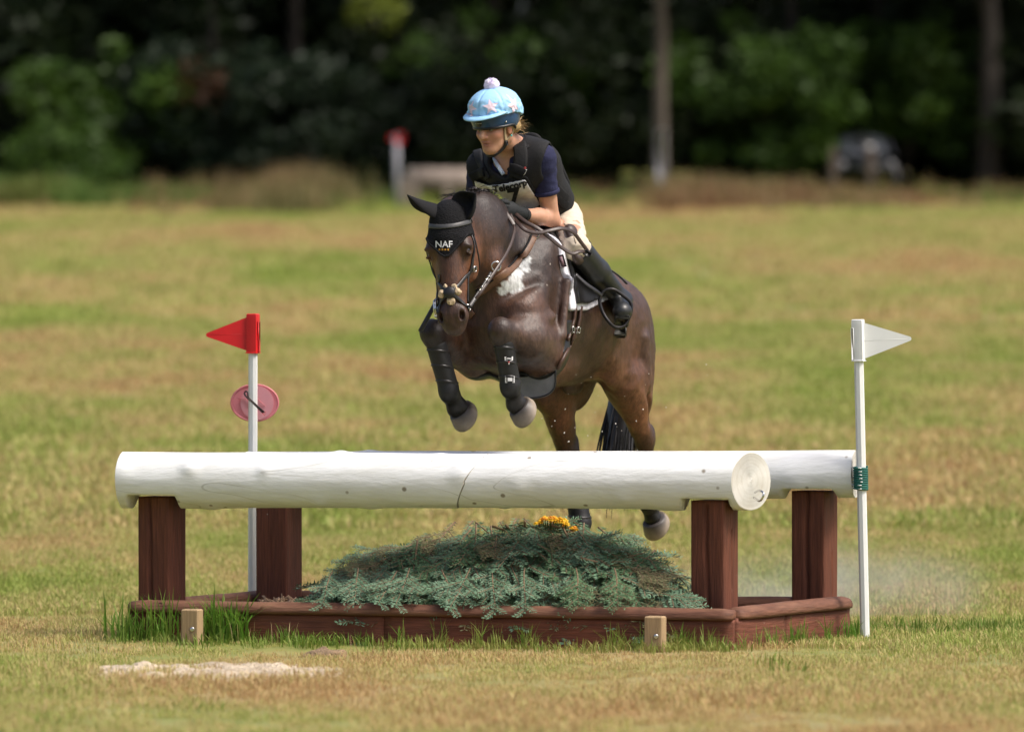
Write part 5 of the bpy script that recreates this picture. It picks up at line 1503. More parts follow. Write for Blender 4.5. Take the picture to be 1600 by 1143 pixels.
for q in ((740, 420), (733, 481)):
    c, n_ = hit(hm, *q, 29.85); t1 = unit(np.cross(n_, hd_l + hd_d)); t2 = np.cross(n_, t1)
    sq = [c + n_ * .009 + t1 * a * .014 + t2 * b_ * .012 for a, b_ in ((-1, -1), (1, -1), (1, 1), (-1, 1))]
    MB().tube(smooth_path(sq, 3, True), .0032, 5, closed=True).build('buckle', m_steel, bridle)

# ---- breastplate
bp = empty('breastplate', B(.5, 0, .2), "brown leather breastplate strap across the horse's shoulder", 'breastplate')
p, n_ = strap_px(hbvh, [(833, 371), (826, 385), (815, 402), (800, 418), (785, 430), (771, 440), (758, 449), (748, 456)], 5, 30.3)
MB().ribbon(p, n_, np.linspace(.038, .05, len(p)), .010, .001).build('shoulder_strap', m_tan, bp)
MB().ribbon(p + n_ * .002 + np.array([-.012, 0, .008]), n_, .012, .012, .001).build('edge_lining', m_blackcloth, bp)
p, n_ = strap_3d(hbvh, [B(.84, -.05, .02), B(.76, -.17, .16), B(.6, -.2, .3), B(.4, -.16, .4)])
MB().ribbon(p, n_, .045, .010, .001).build('shoulder_strap', m_tan, bp)
c, n_ = hit(hbvh, 834, 370, 30.4)
MB().tube([c + n_ * .012 + np.array([.022 * math.cos(a), 0, .020 * math.sin(a)]) for a in np.linspace(0, 2 * math.pi, 17)[:-1]], .0045, 6, closed=True).build('ring', m_steel, bp)

# ---- running martingale strap and ring in front of the shoulder
mg = empty('martingale', B(.8, 0, .1), 'black martingale strap with steel ring hanging beside the neck', 'martingale')
a0, n0 = hit(hbvh, 748, 456, 30.2)
ring_c = P(775, 416, 30.02)
pth = smooth_path([P(733, 480, 29.83), P(745, 462, 29.88), P(757, 444, 29.95), P(768, 426, 30.0)], 5)
MB().ribbon(pth, np.tile(-BF * -1 + BL * .6, (len(pth), 1)), .022, .008).build('strap', m_black, mg)
MB().tube([ring_c + np.array([.024 * math.cos(a), .006 * math.cos(a), .024 * math.sin(a)]) for a in np.linspace(0, 2 * math.pi, 21)[:-1]], .0042, 6, closed=True).build('ring', m_steel, mg)
for q in ((763, 434), (753, 450)):
    c = P(q[0], q[1], 29.9)
    MB().box(c, (.016, .008, .007), [unit((.8, 0, .45)), (0, 1, 0), unit((-.45, 0, .8))], .002).build('buckle', m_steel, mg)

# ---- girth and stud guard
girth = empty('stud_girth', B(.3, 0, -.1), 'black girth with grey stud guard under the belly of the horse', 'girth')
def reg_g(X):
    a, l, z = bc(X)
    return smax(np.abs(a - .41 + .42 * z) - .05, z - .0, k=.012)
trunk = Field(); trunk.p = hf.p[:N_TRUNK]
gV, gQ = shell(trunk, .020, reg_g, (B(.35, 0, -.2) - np.array([.55, .5, .35]), B(.35, 0, -.2) + np.array([.55, .5, .35])), .009)
def keep_w(V, Q, test):
    q = Q[test(V[Q].mean(1))]; u, inv = np.unique(q, return_inverse=True); return V[u], inv.reshape(q.shape)
mk('girth_band', gV, gQ, m_black, girth)
gbv = bvh_of(gV, gQ)
gp = smooth_path([(a, b, 0) for a, b in ((796, 590), (820, 588), (842, 582), (865, 572), (868, 590), (866, 606), (856, 616), (838, 621), (820, 621), (806, 613))], 3, True)
gpts = [P(a, b, 30.42 - .0009 * (a - 830)) for a, b, _ in gp]
mg_ = MB().prism(gpts, -BL * .06 + np.array([0, .02, .0])); mg_.build('stud_guard', M('grey_guard', (.19, .19, .19), .5, .3, 12, .3, 40), girth, smooth=False)
MB().tube([p + np.array([0, -.004, 0]) for p in gpts], .005, 5, closed=True).build('guard_rim', m_black, girth)
for dx in (0, 9):
    p, n_ = strap_px(hbvh, [(896 + dx, 478), (894 + dx, 496), (890 + dx, 512), (884 + dx, 530)], 4, 30.6)
    MB().ribbon(p, n_, .022, .014, .006).build('girth_strap', m_brown, girth)
    c, n_ = hit(hbvh, 889 + dx, 514, 30.6); t1 = unit(np.cross(n_, BU)); t2 = np.cross(n_, t1)
    MB().tube([c + n_ * .024 + t1 * a * .018 + t2 * b_ * .016 for a, b_ in ((-1, -1), (1, -1), (1, 1), (-1, 1))], .0035, 5, closed=True).build('buckle', m_steel, girth)
p, n_ = strap_px(hbvh, [(898, 512), (888, 540), (874, 566), (870, 574)], 4, 30.6)
MB().ribbon(p, n_, .026, .012, .006).build('girth_strap', m_brown, girth)

# ---- saddle pad and saddle
pad = empty('saddle_pad', B(0, 0, .4), 'white quilted saddle pad showing in front of the black saddle flap', 'saddle pad')
def reg_pad(X):
    a, l, z = bc(X)
    return smax(a - (.435 - .14 * np.clip(.32 - z, 0, 1) - .35 * np.clip(z - .30, 0, 1)), -.22 - a, .05 - z + .32 * np.clip(.16 - a, 0, 1), k=.02)
pbox = (B(0, 0, .3) - np.array([.62, .62, .4]), B(0, 0, .3) + np.array([.62, .62, .4]))
pV, pQ = shell(hf, .020, reg_pad, pbox, .010)
pV, pQ = keep_w(pV, pQ, lambda c: c[:, 2] > 0)
mk('pad_cloth', pV, pQ, m_white_cloth, pad)
pbv = bvh_of(pV, pQ)
c, n_ = hit(pbv, 878, 408, 30.5)
lw, lh = .017, .034; t2 = unit(np.array([-.28, 0, 1.0]) - n_ * (np.array([-.28, 0, 1.0]) @ n_)); t1 = np.cross(t2, n_)
MB().box(c + n_ * .002, (lw, lh, .003), [t1, t2, n_], .001).build('badge', M('dark_badge', (.03, .012, .02), .6, .2, 40, 0), pad)
MB().box(c + n_ * .004, (lw * .45, lh * .75, .002), [t1, t2, n_]).build('badge_print', M('badge_print', (.2, .12, .14), .6, .3, 200, 0), pad)
saddle = empty('saddle', B(0, 0, .45), 'black leather jumping saddle under the rider', 'saddle')
sf = Field()
sf.cone(B(.30, 0, .46), B(.15, 0, .41), (.09, .07), (.13, .06), BL, .05)
sf.cone(B(.15, 0, .41), B(-.03, 0, .385), (.13, .06), (.14, .06), BL, .05)
sf.ell(B(-.06, 0, .40), (.06, .13, .06), None, .05)
V, Q = nets(*sf.grid(.011)); mk('seat', V, Q, m_black, saddle)
def reg_fl(X):
    a, l, z = bc(X)
    return smax(a - (.338 - .12 * np.clip(.32 - z, 0, 1) - .35 * np.clip(z - .30, 0, 1)), -.16 - a, .088 - z + .3 * np.clip(.16 - a, 0, 1), .07 - np.abs(l), k=.02)
V, Q = shell(hf, .040, reg_fl, pbox, .010)
V, Q = keep_w(V, Q, lambda c: c[:, 2] > 0); mk('flap', V, Q, m_black, saddle)
flbv = bvh_of(V, Q)
kr = Field().cone(B(.30, .25, .47), B(.32, .305, .33), (.035, .05), (.03, .045), BL)
V, Q = nets(*kr.grid(.008)); mk('knee_roll', V, Q, M('knee_roll_leather', (.045, .028, .022), .45, .2, 50, .15), saddle)
kr = Field().cone(B(.30, -.25, .47), B(.32, -.305, .33), (.035, .05), (.03, .045), BL)
V, Q = nets(*kr.grid(.008)); mk('knee_roll', V, Q, m_black, saddle)
# stirrups with leathers
def stirrup(pix, Y, side):
    ir = smooth_path([P(a, b, Y + dy) for a, b, dy in pix], 5, True)
    return MB().tube(ir, .010, 8, closed=True)
stirrup([(937, 470, -.02), (943, 455, -.01), (958, 452, 0), (974, 462, .02), (986, 474, .03), (985, 490, .02), (976, 508, 0), (962, 511, -.03), (951, 502, -.04), (942, 488, -.03)], 30.72, 1).build('stirrup_iron', M('black_iron', (.02, .018, .018), .35, .2, 40, 0, metal=.5), saddle)
pp = smooth_path([P(899, 428, 30.56), P(915, 443, 30.58), P(932, 455, 30.62), P(940, 462, 30.66)], 5)
MB().ribbon(pp, np.tile(BL, (len(pp), 1)), .020, .005).build('stirrup_leather', m_black, saddle)
rp = smooth_path([B(.0, -.34, .15), B(.0, -.36, .05), B(-.06, -.37, -.02), B(-.12, -.37, .04)], 4)
MB().tube(rp, .013, 8).build('stirrup_iron', m_black, saddle)
pp = smooth_path([P(944, 417, 30.9), P(956, 424, 30.9), P(968, 433, 30.92), P(979, 444, 30.95)], 5)
MB().ribbon(pp, np.tile(BU, (len(pp), 1)), .014, .007).build('strap_end', m_black, saddle)

# ---- leg boots
def boot(name, a, b, r0, r1, lbl, fet=None, logo=None, parent=None):
    e = empty(name, (a + b) / 2, lbl, 'horse boot', "boots on the horse's legs")
    f = Field().cone(a, b, r0, r1, BL, .02)
    if fet is not None: f.ell(fet, (.056, .052, .055), None, .03)
    # two tendon pads at the rear
    f.cone(a - BF * .02, b - BF * .02, r0 * .85, r1 * .9, BL, .02)
    V, Q = nets(*f.grid(.006)); mk('shell', V, Q, m_rubber, e)
    bv = bvh_of(V, Q); t = unit(b - a)
    for u in (.12, .50, .88):
        c = a + (b - a) * u; sid = unit(np.cross(t, BF))
        ring = []
        for an in np.linspace(0, 2 * math.pi, 19)[:-1]:
            q, n_ = near(bv, c + .08 * (math.cos(an) * BL + math.sin(an) * BF)); ring.append(q + n_ * .0003)
        MB().tube(ring, .0028, 6, closed=True, flat=3.0, ref=sid).build('strap', m_black, e)
    return e, bv
bt, bv = boot('front_boot', KNL * .78 + FTL * .22, KNL * .12 + FTL * .88, .050, .050, 'black front boot with white logo, on the bent foreleg nearest the girth', FTL + BF * .005)
c, n_ = hit(bv, 795, 562); 
lg = np.array([(-.022, .016), (.022, .018), (.022, -.002), (.008, -.006), (.001, -.026), (-.006, -.006), (-.021, -.004)])
exx = np.array([1.0, 0, 0]); eyy = np.array([0, 0, 1.0])
mk('logo', print_on(bv, lg, c, exx, eyy, .004), [tuple(range(7))], m_whiteprint, bt, smooth=False)
mk('logo_centre', print_on(bv, lg * .72 + np.array([.0, .0015]), c, exx, eyy, .006), [tuple(range(7))], m_rubber, bt, smooth=False)
mk('logo_point', print_on(bv, np.array([(-.006, -.007), (.008, -.008), (.001, -.019)]), c, exx, eyy, .008), [(0, 1, 2)], m_redprint, bt, smooth=False)
tv, tf = text_mesh('LeMieux', .0105, bold=.0004)
mk('lettering', print_on(bv, tv + np.array([0, .0075, 0]), c, exx, eyy, .008), tf, m_whiteprint, bt, smooth=False)
c, n_ = hit(bv, 797, 593)
sq = np.array([(-.026, .02), (.024, .02), (.024, -.016), (-.026, -.016)])
mk('dust_smear', print_on(bv, sq, c, exx, eyy, .004), [(0, 1, 2, 3)], m_whiteprint, bt, smooth=False)
mk('badge', print_on(bv, sq * .75, c, exx, eyy, .006), [(0, 1, 2, 3)], m_rubber, bt, smooth=False)
mk('badge_print', print_on(bv, sq * .5, c, exx, eyy, .008), [(0, 1, 2, 3)], m_whiteprint, bt, smooth=False)
boot('front_boot', KNR * .78 + FTR * .22, KNR * .12 + FTR * .88, .052, .050, "black front boot on the bent foreleg below the horse's muzzle", FTR + BF * .005)
boot('hind_boot', HKR * .65 + FHR * .35, HKR * .05 + FHR * .95, .055, .056, 'black hind boot seen through the jump behind the yellow flowers', FHR)
boot('hind_boot', HKL * .65 + FHL * .35, HKL * .1 + FHL * .9, .052, .052, 'black hind boot below the white rail beside the trailing hoof', FHL)
# ================================================================== RIDER
SKIN = (.50, .27, .175); BLUSH = (.46, .20, .13); LIP = (.34, .12, .095)
HC = P(773, 190, 30.5)
g_f = unit((-.56, -.80, -.20)); g_l = unit(np.cross(BU, g_f)); g_l = g_l if g_l[0] > 0 else -g_l
g_u = np.cross(g_f, g_l); g_u = g_u if g_u[2] > 0 else -g_u
GAX = np.array([g_f, g_l, g_u])
def G(f, l, u): return HC + f * g_f + l * g_l + u * g_u
hipC, waist, chest = B(.03, -.0, .56), B(.15, -.01, .68), B(.33, -.03, .82)
nb = B(.385, -.045, .915)
shL, shR = P(846, 247, 30.60), P(752, 264, 30.88)
elL, wrL, haL = P(861, 341, 30.72), P(817, 335, 30.5), P(797, 329, 30.42)
elR, wrR, haR = P(741, 340, 31.0), B(.50, -.15, .56), B(.56, -.13, .535)
hipL, knL, anL = B(.03, .085, .54), B(.30, .285, .385), B(-.10, .36, .105)
hipR, knR, anR = B(.03, -.085, .54), B(.27, -.33, .365), B(-.10, -.365, .085)
baL, heL = P(972, 485, 30.74), P(968, 506, 31.02)
baR, heR = B(.06, -.40, -.02), B(-.18, -.37, -.0)

rf = Field()
rf.ell(G(-.01, 0, .03), (.115, .092, .12), GAX, .03, col=SKIN)
rf.ell(G(.035, 0, -.07), (.074, .066, .088), GAX, .03, col=SKIN)
rf.ell(G(.078, 0, -.137), (.030, .027, .026), GAX, .025, col=SKIN)
rf.cone(G(-.02, .056, -.085), G(.068, .018, -.135), (.018, .022), (.018, .020), g_l, .03, col=SKIN)
rf.cone(G(-.02, -.056, -.085), G(.068, -.018, -.135), (.018, .022), (.018, .020), g_l, .03, col=SKIN)
for s in (-1, 1):
    rf.ell(G(.064, .042 * s, -.055), (.034, .030, .028), GAX, .025, col=BLUSH)
    rf.ell(G(.094, .034 * s, .004), (.018, .030, .010), GAX, .016, col=(.42, .22, .14))
    rf.ell(G(.106, .034 * s, -.026), (.017, .022, .015), GAX, .012, sub=True)
    rf.ell(G(-.005, .086 * s, -.04), (.022, .010, .034), GAX, .008, col=BLUSH)
rf.cone(G(.100, 0, -.012), G(.134, 0, -.060), .0105, .0155, g_l, .012, col=SKIN)
for s in (-1, 1):
    rf.ell(G(.113, .0135 * s, -.066), (.013, .009, .010), GAX, .009, col=BLUSH)
    rf.ell(G(.118, .008 * s, -.0745), (.006, .004, .004), GAX, .003, sub=True)
rf.ell(G(.1015, 0, -.095), (.012, .028, .007), GAX, .006, col=LIP)
rf.ell(G(.0985, 0, -.109), (.012, .023, .008), GAX, .006, col=LIP)
rf.ell(G(.113, 0, -.1017), (.015, .022, .0026), GAX, .003, sub=True)
rf.cone(G(-.03, 0, -.08), nb, .060, .072, g_l, .04, col=SKIN)
rf.cone(hipC, waist, (.15, .11), (.125, .10), BL, .05, col=SKIN)
rf.cone(waist, chest, (.125, .10), (.155, .125), BL, .05, col=SKIN)
rf.cone(shL, shR, .062, .062, BL, .06, col=SKIN)
rf.ell(B(.40, -.03, .80), (.08, .13, .09), None, .05, col=SKIN)
rf.chain([shL, elL], [.060, .044], k=.03, col=SKIN)
rf.cone(elL, elL * .55 + wrL * .45, .043, .044, BL, .02, col=SKIN); rf.cone(elL * .55 + wrL * .45, wrL, .044, .030, BL, .02, col=SKIN)
rf.chain([shR, elR, wrR], [.060, .044, .030], k=.03, col=SKIN)
rf.cone(wrL, haL, .029, .018, BL, .02, col=SKIN); rf.cone(wrR, haR, .029, .018, BL, .02, col=SKIN)
for (h_, k_, a_, b_) in ((hipL, knL, anL, baL), (hipR, knR, anR, baR)):
    rf.cone(h_, k_, .09, .062, BL, .05, col=SKIN); rf.cone(k_, a_, .058, .042, BL, .03, col=SKIN); rf.cone(a_, b_, .04, .035, BL, .03, col=SKIN)
V, Q = nets(*rf.grid(.005), 2)
rc = rf.colours(V, .008)
d = V - HC; hu = d @ g_u; hfw = d @ g_f; hl = d @ g_l
brow = (hfw > .06) & (np.abs(hu - (.006 - .25 * (np.abs(hl) - .03))) < .0045) & (np.abs(hl) > .014) & (np.abs(hl) < .058)
rc[brow] = (.13, .07, .04)
rc = rc * (1 + .08 * fbm(V * 22, 4)[:, None])
rider = empty('person', hipC * np.array([1, 1, 0]), 'rider in black body protector and pale blue hat silk leaning over the bay horse', 'person')
m_skin = M('skin', (1, 1, 1), .48, .05, 90, .12, 160, attr='col', spec=.4, sss=.15, bdist=.0015)
mk('body', V, Q, m_skin, rider, col=np.clip(rc, 0, 1))
rbvh = bvh_of(V, Q)
m_eyew = M('shaded_eye_white', (.34, .31, .28), .2, .05, 30, 0); m_iris = M('iris', (.05, .05, .045), .15, .1, 30, 0)  # eye whites greyed: the helmet's shade is put into their colour
for s in (-1, 1):
    e = MB().lathe(G(.084, .034 * s, -.026), g_f, [(-.012, .004), (-.006, .0135), (0, .0155), (.006, .0143), (.011, .010), (.0145, .004)], 14).build('eye', m_eyew, rider)
    MB().lathe(G(.092, .034 * s - .002, -.026), g_f, [(0, .007), (.0065, .0068), (.0078, .003)], 12).build('iris', m_iris, e)
    MB().tube(smooth_path([G(.0955, .034 * s - .019, -.022), G(.103, .034 * s - .008, -.0165), G(.103, .034 * s + .007, -.0165), G(.094, .034 * s + .02, -.022)], 4), .0032, 5).build('eyelid', M('lash', (.05, .028, .02), .5, .1, 30, 0), rider)  # lash line drawn thick and dark to deepen the painted eye shade

# ---- clothes
m_navy = M('navy_shirt', (.020, .022, .060), .85, .2, 50, .4, 90, spec=.25, bdist=.006)
m_vest = M('black_vest', (.011, .011, .012), .8, .25, 70, .35, 130, spec=.3, bdist=.004)
m_breech = M('cream_breeches', (.60, .52, .41), .85, .07, 40, .35, 45, spec=.2, bdist=.006)
m_boot = M('rubber_boot', (.013, .014, .014), .38, .25, 40, .12, 50, spec=.5)
m_glove = M('black_glove', (.010, .012, .013), .7, .3, 80, .4, 120, spec=.3)
m_bib = M('bib_fabric', (.80, .79, .79), .8, .08, 40, .3, 60, spec=.2, tint=((.36, .34, .40), 22, .5))
m_print = M('black_print', (.012, .012, .013), .7, .1, 40, 0)
m_pale = M('pale_blue_cotton', (.42, .50, .62), .85, .08, 40, .2)
tax = unit(chest - hipC); tl_ = unit(BL - tax * (BL @ tax)); tfw = np.cross(tl_, tax); tfw = tfw if tfw @ BF > 0 else -tfw
def tc3(X):
    q = X - hipC.astype(X.dtype); return q @ tax.astype(X.dtype), q @ tl_.astype(X.dtype), q @ tfw.astype(X.dtype)
tor = Field()
tor.cone(hipC, waist, (.15, .11), (.128, .105), BL, .05); tor.cone(waist, chest, (.128, .105), (.158, .13), BL, .05)
tor.cone(shL, shR, .066, .066, BL, .07); tor.ell(B(.40, -.03, .80), (.085, .135, .09), None, .05)
tor.ell(B(.22, -.04, .84), (.12, .15, .10), None, .06)
# shirt: body and short sleeves
sh = Field(); sh.p = list(tor.p)
slL = shL * .42 + elL * .58; slR = shR * .42 + elR * .58
sh.cone(shL, slL, .068, .060, BL, .04); sh.cone(shR, slR, .068, .060, BL, .04)
uaL, uaR = unit(elL - shL), unit(elR - shR)
nbf = g_f * .5 + BF * .5
vax = unit(nb + np.array(P(781, 243, 30.2)) * 0 - nb + (P(787, 275, 30.28) - P(787, 235, 30.38)))
def reg_sh(X):
    t, l, f = tc3(X)
    cut = np.minimum((X - slL.astype(X.dtype)) @ uaL.astype(X.dtype), l - .02)
    cutR = np.minimum((X - slR.astype(X.dtype)) @ uaR.astype(X.dtype), -.02 - l)
    return np.maximum(np.maximum(cut, cutR), .0 - t)
D, lo, vx = sh.grid(.007); X = gridpts(D, lo, vx)
Dn = np.maximum(D - .004, reg_sh(X))
tbv = bvh_of(*nets(*tor.grid(.010), 2))
vn = [hit(tbv, *q, 30.5)[0] for q in ((782, 246), (785, 260), (788, 272))]
nk = Field().cone(nb + BU * .12, vn[0], .062, .060, g_l).cone(vn[0], vn[1], .060, .040, g_l).cone(vn[1], vn[2], .040, .014, g_l)
def carve(D, X, f, k=.008):
    for q in f.p:
        d2 = -f.d(q, X); h = np.clip(.5 - .5 * (D - d2) / k, 0, 1); D = D * (1 - h) + d2 * h + k * h * (1 - h)
    return D
V, Q = nets(carve(Dn, X, nk).astype(np.float32), lo, vx, 2); V = V + .005 * fbm(V * np.array([16, 16, 26]), 18, 2)[:, None] * vnormals(V, Q); mk('shirt', V, Q, m_navy, rider); shb = bvh_of(V, Q)
for (sl, ua, r_) in ((slL, uaL, .0665), (slR, uaR, .0665)):
    e1 = unit(np.cross(ua, BU)); e2 = np.cross(ua, e1)
    ring = [sl - ua * .012 + (e1 * math.cos(a) + e2 * math.sin(a)) * r_ * .98 for a in np.linspace(0, 2 * math.pi, 29)[:-1]]
    ring = [near(shb, q) for q in ring]
    MB().tube([p + n_ * .002 for p, n_ in ring], .012, 6, closed=True, flat=.35, ref=ua).build('sleeve_cuff', m_navy, rider)
# collar placket: the pale band inside the open neck
pk = [hit(tbv, *q, 30.5)[0] + unit(CAM - vn[0]) * .012 for q in ((768, 243), (774, 253), (780, 263), (787, 273))]
MB().ribbon(smooth_path(pk, 4), np.tile(unit((.3, -1, .25)), (13, 1)), np.linspace(.016, .024, 13), .008).build('collar', m_pale, rider)
# body protector
D, lo, vx = tor.grid(.007, pad=.09); X = gridpts(D, lo, vx); t, l, f = tc3(X)
Dv = smax(D - .030, .06 - t, k=.02)
arm = Field().cone(shL + BL * .005 - tax * .02, shL + BL * .3 - tax * .06, .088, .11, BL).cone(shR - BL * .005 - tax * .02, shR - BL * .3 - tax * .06, .088, .11, BL)
vo = [v + unit(CAM - v) * .03 for v in vn]
nk2 = Field().cone(nb + BU * .14, vo[0], .085, .082, g_l).cone(vo[0], vo[1], .082, .055, g_l).cone(vo[1], vo[2], .055, .020, g_l)
Dv = carve(carve(Dv, X, arm, .02), X, nk2, .012)
V, Q = nets(Dv.astype(np.float32), lo, vx, 2); vest = mk('body_protector', V, Q, m_vest, rider); vbv = bvh_of(V, Q)
# shoulder straps, chest strap, seams, back plate edge
for pix, w_ in (((( 806, 212), (812, 228), (814, 245), (812, 262), (806, 277)), .075), (((746, 237), (751, 252), (757, 266), (764, 279)), .05)):
    p, n_ = strap_px(vbv, pix, 5, 30.4); MB().ribbon(p, n_, w_, .012, .001).build('shoulder_panel', m_vest, rider)
for pix in (((794, 262), (804, 263), (813, 266), (820, 270)), ((738, 276), (752, 270), (760, 268))):
    p, n_ = strap_px(vbv, pix, 5, 30.4); MB().ribbon(p, n_, .05, .012, .010).build('strap', m_blackcloth, rider)
for pix in (((866, 305), (874, 312), (880, 318), (886, 322)), ((868, 293), (877, 303), (886, 311))):
    p, n_ = strap_px(vbv, pix, 5, 30.7); MB().ribbon(p, n_, .05, .010, .001).build('side_strap', m_blackcloth, rider)
p, n_ = strap_px(vbv, [(815, 271), (819, 265), (822, 261)], 4, 30.4); MB().ribbon(p, n_, .012, .005, .016).build('tag', m_redprint, rider)
p, n_ = strap_px(vbv, [(818, 272), (821, 268), (823, 264)], 4, 30.4); MB().ribbon(p, n_, .007, .005, .016).build('tag_print', m_whiteprint, rider)
bk = Field().cone(P(826, 224, 30.95), P(850, 252, 30.98), (.09, .028), (.10, .028), BL, .03).cone(P(850, 252, 30.98), P(866, 290, 31.02), (.10, .028), (.10, .028), BL, .03)
V, Q = nets(*bk.grid(.008), 2); mk('back_plate', V, Q, m_vest, rider)
# number bib over the front
poly = np.array([(736, 277), (762, 287), (790, 283), (823, 275), (850, 322), (838, 332), (795, 342), (756, 322), (742, 300)], float)
def reg_poly(poly, margin=0.0, sc=300.0):
    c = poly.mean(0)
    def f(X):
        px = 800 + FP * X[..., 0] / X[..., 1]; py = YH - FP * (X[..., 2] - CAM_H) / X[..., 1]
        r = np.full(px.shape, -9.0, np.float32)
        ins = np.zeros(px.shape, bool); dmin = np.full(px.shape, 1e9)
        for i in range(len(poly)):
            a, b = poly[i], poly[(i + 1) % len(poly)]
            e = b - a; u = np.clip(((px - a[0]) * e[0] + (py - a[1]) * e[1]) / (e @ e), 0, 1)
            dmin = np.minimum(dmin, np.hypot(px - a[0] - u * e[0], py - a[1] - u * e[1]))
            cr = ((a[1] > py) != (b[1] > py)) & (px < (b[0] - a[0]) * (py - a[1]) / (b[1] - a[1] + 1e-9) + a[0])
            ins ^= cr
        return np.where(ins, -dmin, dmin) / sc - margin
    return f
D, lo, vx = tor.grid(.006, pad=.09); X = gridpts(D, lo, vx); t, l, f = tc3(X)
Db = np.maximum(np.maximum(D - .040, reg_poly(poly)(X)), -.03 - f)
V, Q = nets(Db.astype(np.float32), lo, vx, 2); mk('bib_border', V, Q, m_blackcloth, rider)
inner = poly + (poly.mean(0) - poly) * np.array([.085, .17])
Db = np.maximum(np.maximum(D - .044, reg_poly(inner)(X)), -.03 - f)
V, Q = nets(Db.astype(np.float32), lo, vx, 2); bib = mk('bib', V, Q, m_bib, rider); bbv = bvh_of(V, Q)
def bib_text(txt, size, px, py, rot, bold, arc=0):
    tv, tf = text_mesh(txt, size, bold=bold, cuts=3); c, n_ = hit(bbv, px, py, 30.3)
    ex = np.array([math.cos(rot), 0, math.sin(rot)]); ey = np.array([-math.sin(rot), 0, math.cos(rot)])
    tv[:, 1] += arc * tv[:, 0] ** 2
    mk('lettering', print_on(bbv, tv, c, ex, ey, .005), tf, m_print, bib, smooth=False)
bib_text('Telecorp', .050, 797, 292, R(12), .0022, .6)
bib_text('7', .13, 803, 310, R(8), .005)
# breeches
br = Field()
br.cone(hipC, waist, (.152, .115), (.13, .105), BL, .05)
for (h_, k_) in ((hipL, knL), (hipR, knR)):
    br.cone(h_, k_, .094, .062, BL, .05); br.ell(k_, .062, None, .03)
    br.cone(k_, k_ + (anL - knL) * .25 if h_ is hipL else k_ + (anR - knR) * .25, .062, .060, BL, .03)
D, lo, vx = br.grid(.007); X = gridpts(D, lo, vx); t, l, f = tc3(X)
V, Q = nets(np.maximum(D, t - .16).astype(np.float32), lo, vx, 2)
V = V + .006 * fbm(V * np.array([12, 12, 30]), 8)[:, None] * vnormals(V, Q)
mk('breeches', V, Q, m_breech, rider); brb = bvh_of(V, Q)
p, n_ = strap_px(brb, [(876, 346), (886, 353), (895, 365), (900, 380)], 5, 30.7); MB().ribbon(p, n_, .005, .003).build('seam', M('seam_thread', (.30, .24, .17), .8, .1, 40, 0), rider)
# boots
for (k_, a_, b_, h_) in ((knL, anL, baL, heL), (knR, anR, baR, heR)):
    bf = Field(); tp_ = k_ + (a_ - k_) * .05
    bf.cone(tp_, k_ + (a_ - k_) * .45, .074, .066, BL, .03); bf.cone(k_ + (a_ - k_) * .45, a_, .066, .047, BL, .03)
    bf.cone(a_, b_, .048, .045, BL, .04); bf.ell(b_ + unit(b_ - a_) * .02, (.05, .046, .045), None, .03); bf.cone(a_, h_, .045, .038, BL, .03)
    D, lo, vx = bf.grid(.006); X = gridpts(D, lo, vx); u = unit(a_ - k_)
    D = np.maximum(D, -((X - tp_.astype(X.dtype)) @ u.astype(X.dtype)) - .0)
    V, Q = nets(D.astype(np.float32), lo, vx, 2)
    bo = mk('riding_boot', V, Q, m_boot, rider)
    fo_ = b_ - h_; fo_ /= np.linalg.norm(fo_); dn = unit(-BU - fo_ * (-BU @ fo_)); sd_ = np.cross(fo_, dn)
    MB().box((b_ * .75 + h_ * .25) + dn * .045 + fo_ * .02, (.10, .040, .010), [fo_, sd_, dn], .006).build('sole', M('boot_sole', (.03, .03, .026), .6, .2, 40, .2), bo)
    MB().box(h_ + dn * .045, (.035, .036, .026), [fo_, sd_, dn], .006).build('heel', M('boot_heel', (.035, .035, .028), .6, .2, 40, .2), bo)
    e1 = unit(np.cross(u, BU)); e2 = np.cross(u, e1)
    MB().tube([tp_ + u * .004 + (e1 * math.cos(a) + e2 * math.sin(a)) * .073 for a in np.linspace(0, 2 * math.pi, 25)[:-1]], .006, 6, closed=True).build('boot_top', m_boot, bo)
bt2 = MB()
# gloves: palm, four curled fingers and thumb
def glove(wr, ha, side):
    g = Field(); d_ = unit(ha - wr); inn = -BL * side; inn = unit(inn - d_ * (inn @ d_)); up = np.cross(d_, inn); up = up if up[2] > 0 else -up
    g.cone(wr - d_ * .012, ha - d_ * .02, .038, .040, inn, .02)
    g.ell(ha + d_ * .0, (.054, .032, .050), np.array([d_, inn, up]), .02)
    for i, (Lg, uo) in enumerate(((1.0, .034), (1.1, .012), (1.02, -.011), (.85, -.032))):
        k0 = ha + d_ * (.038 - .003 * i) + up * uo - inn * .010
        k1 = k0 + (d_ * .030 + inn * .012) * Lg; k2 = k1 + (inn * .034 - d_ * .004) * Lg; k3 = k2 + (-d_ * .028 + inn * .002) * Lg
        g.chain([k0, k1, k2, k3], [.0135, .0125, .0115, .0105], lat=up, k=.004)
    t0 = ha - d_ * .01 + up * .034 + inn * .012; t1 = t0 + d_ * .028 + up * .014 + inn * .014; t2 = t1 + d_ * .032 - up * .003 + inn * .008
    g.chain([t0, t1, t2], [.016, .014, .011], lat=inn, k=.006)
    V, Q = nets(*g.grid(.0038), 1)
    o = mk('glove', V, Q, m_glove, rider)
    MB().tube([wr - d_ * .004 + (up * math.cos(a) + inn * math.sin(a)) * .037 for a in np.linspace(0, 2 * math.pi, 21)[:-1]], .006, 5, closed=True).build('cuff', m_glove, o)
glove(wrL, haL, 1); glove(wrR, haR, -1)
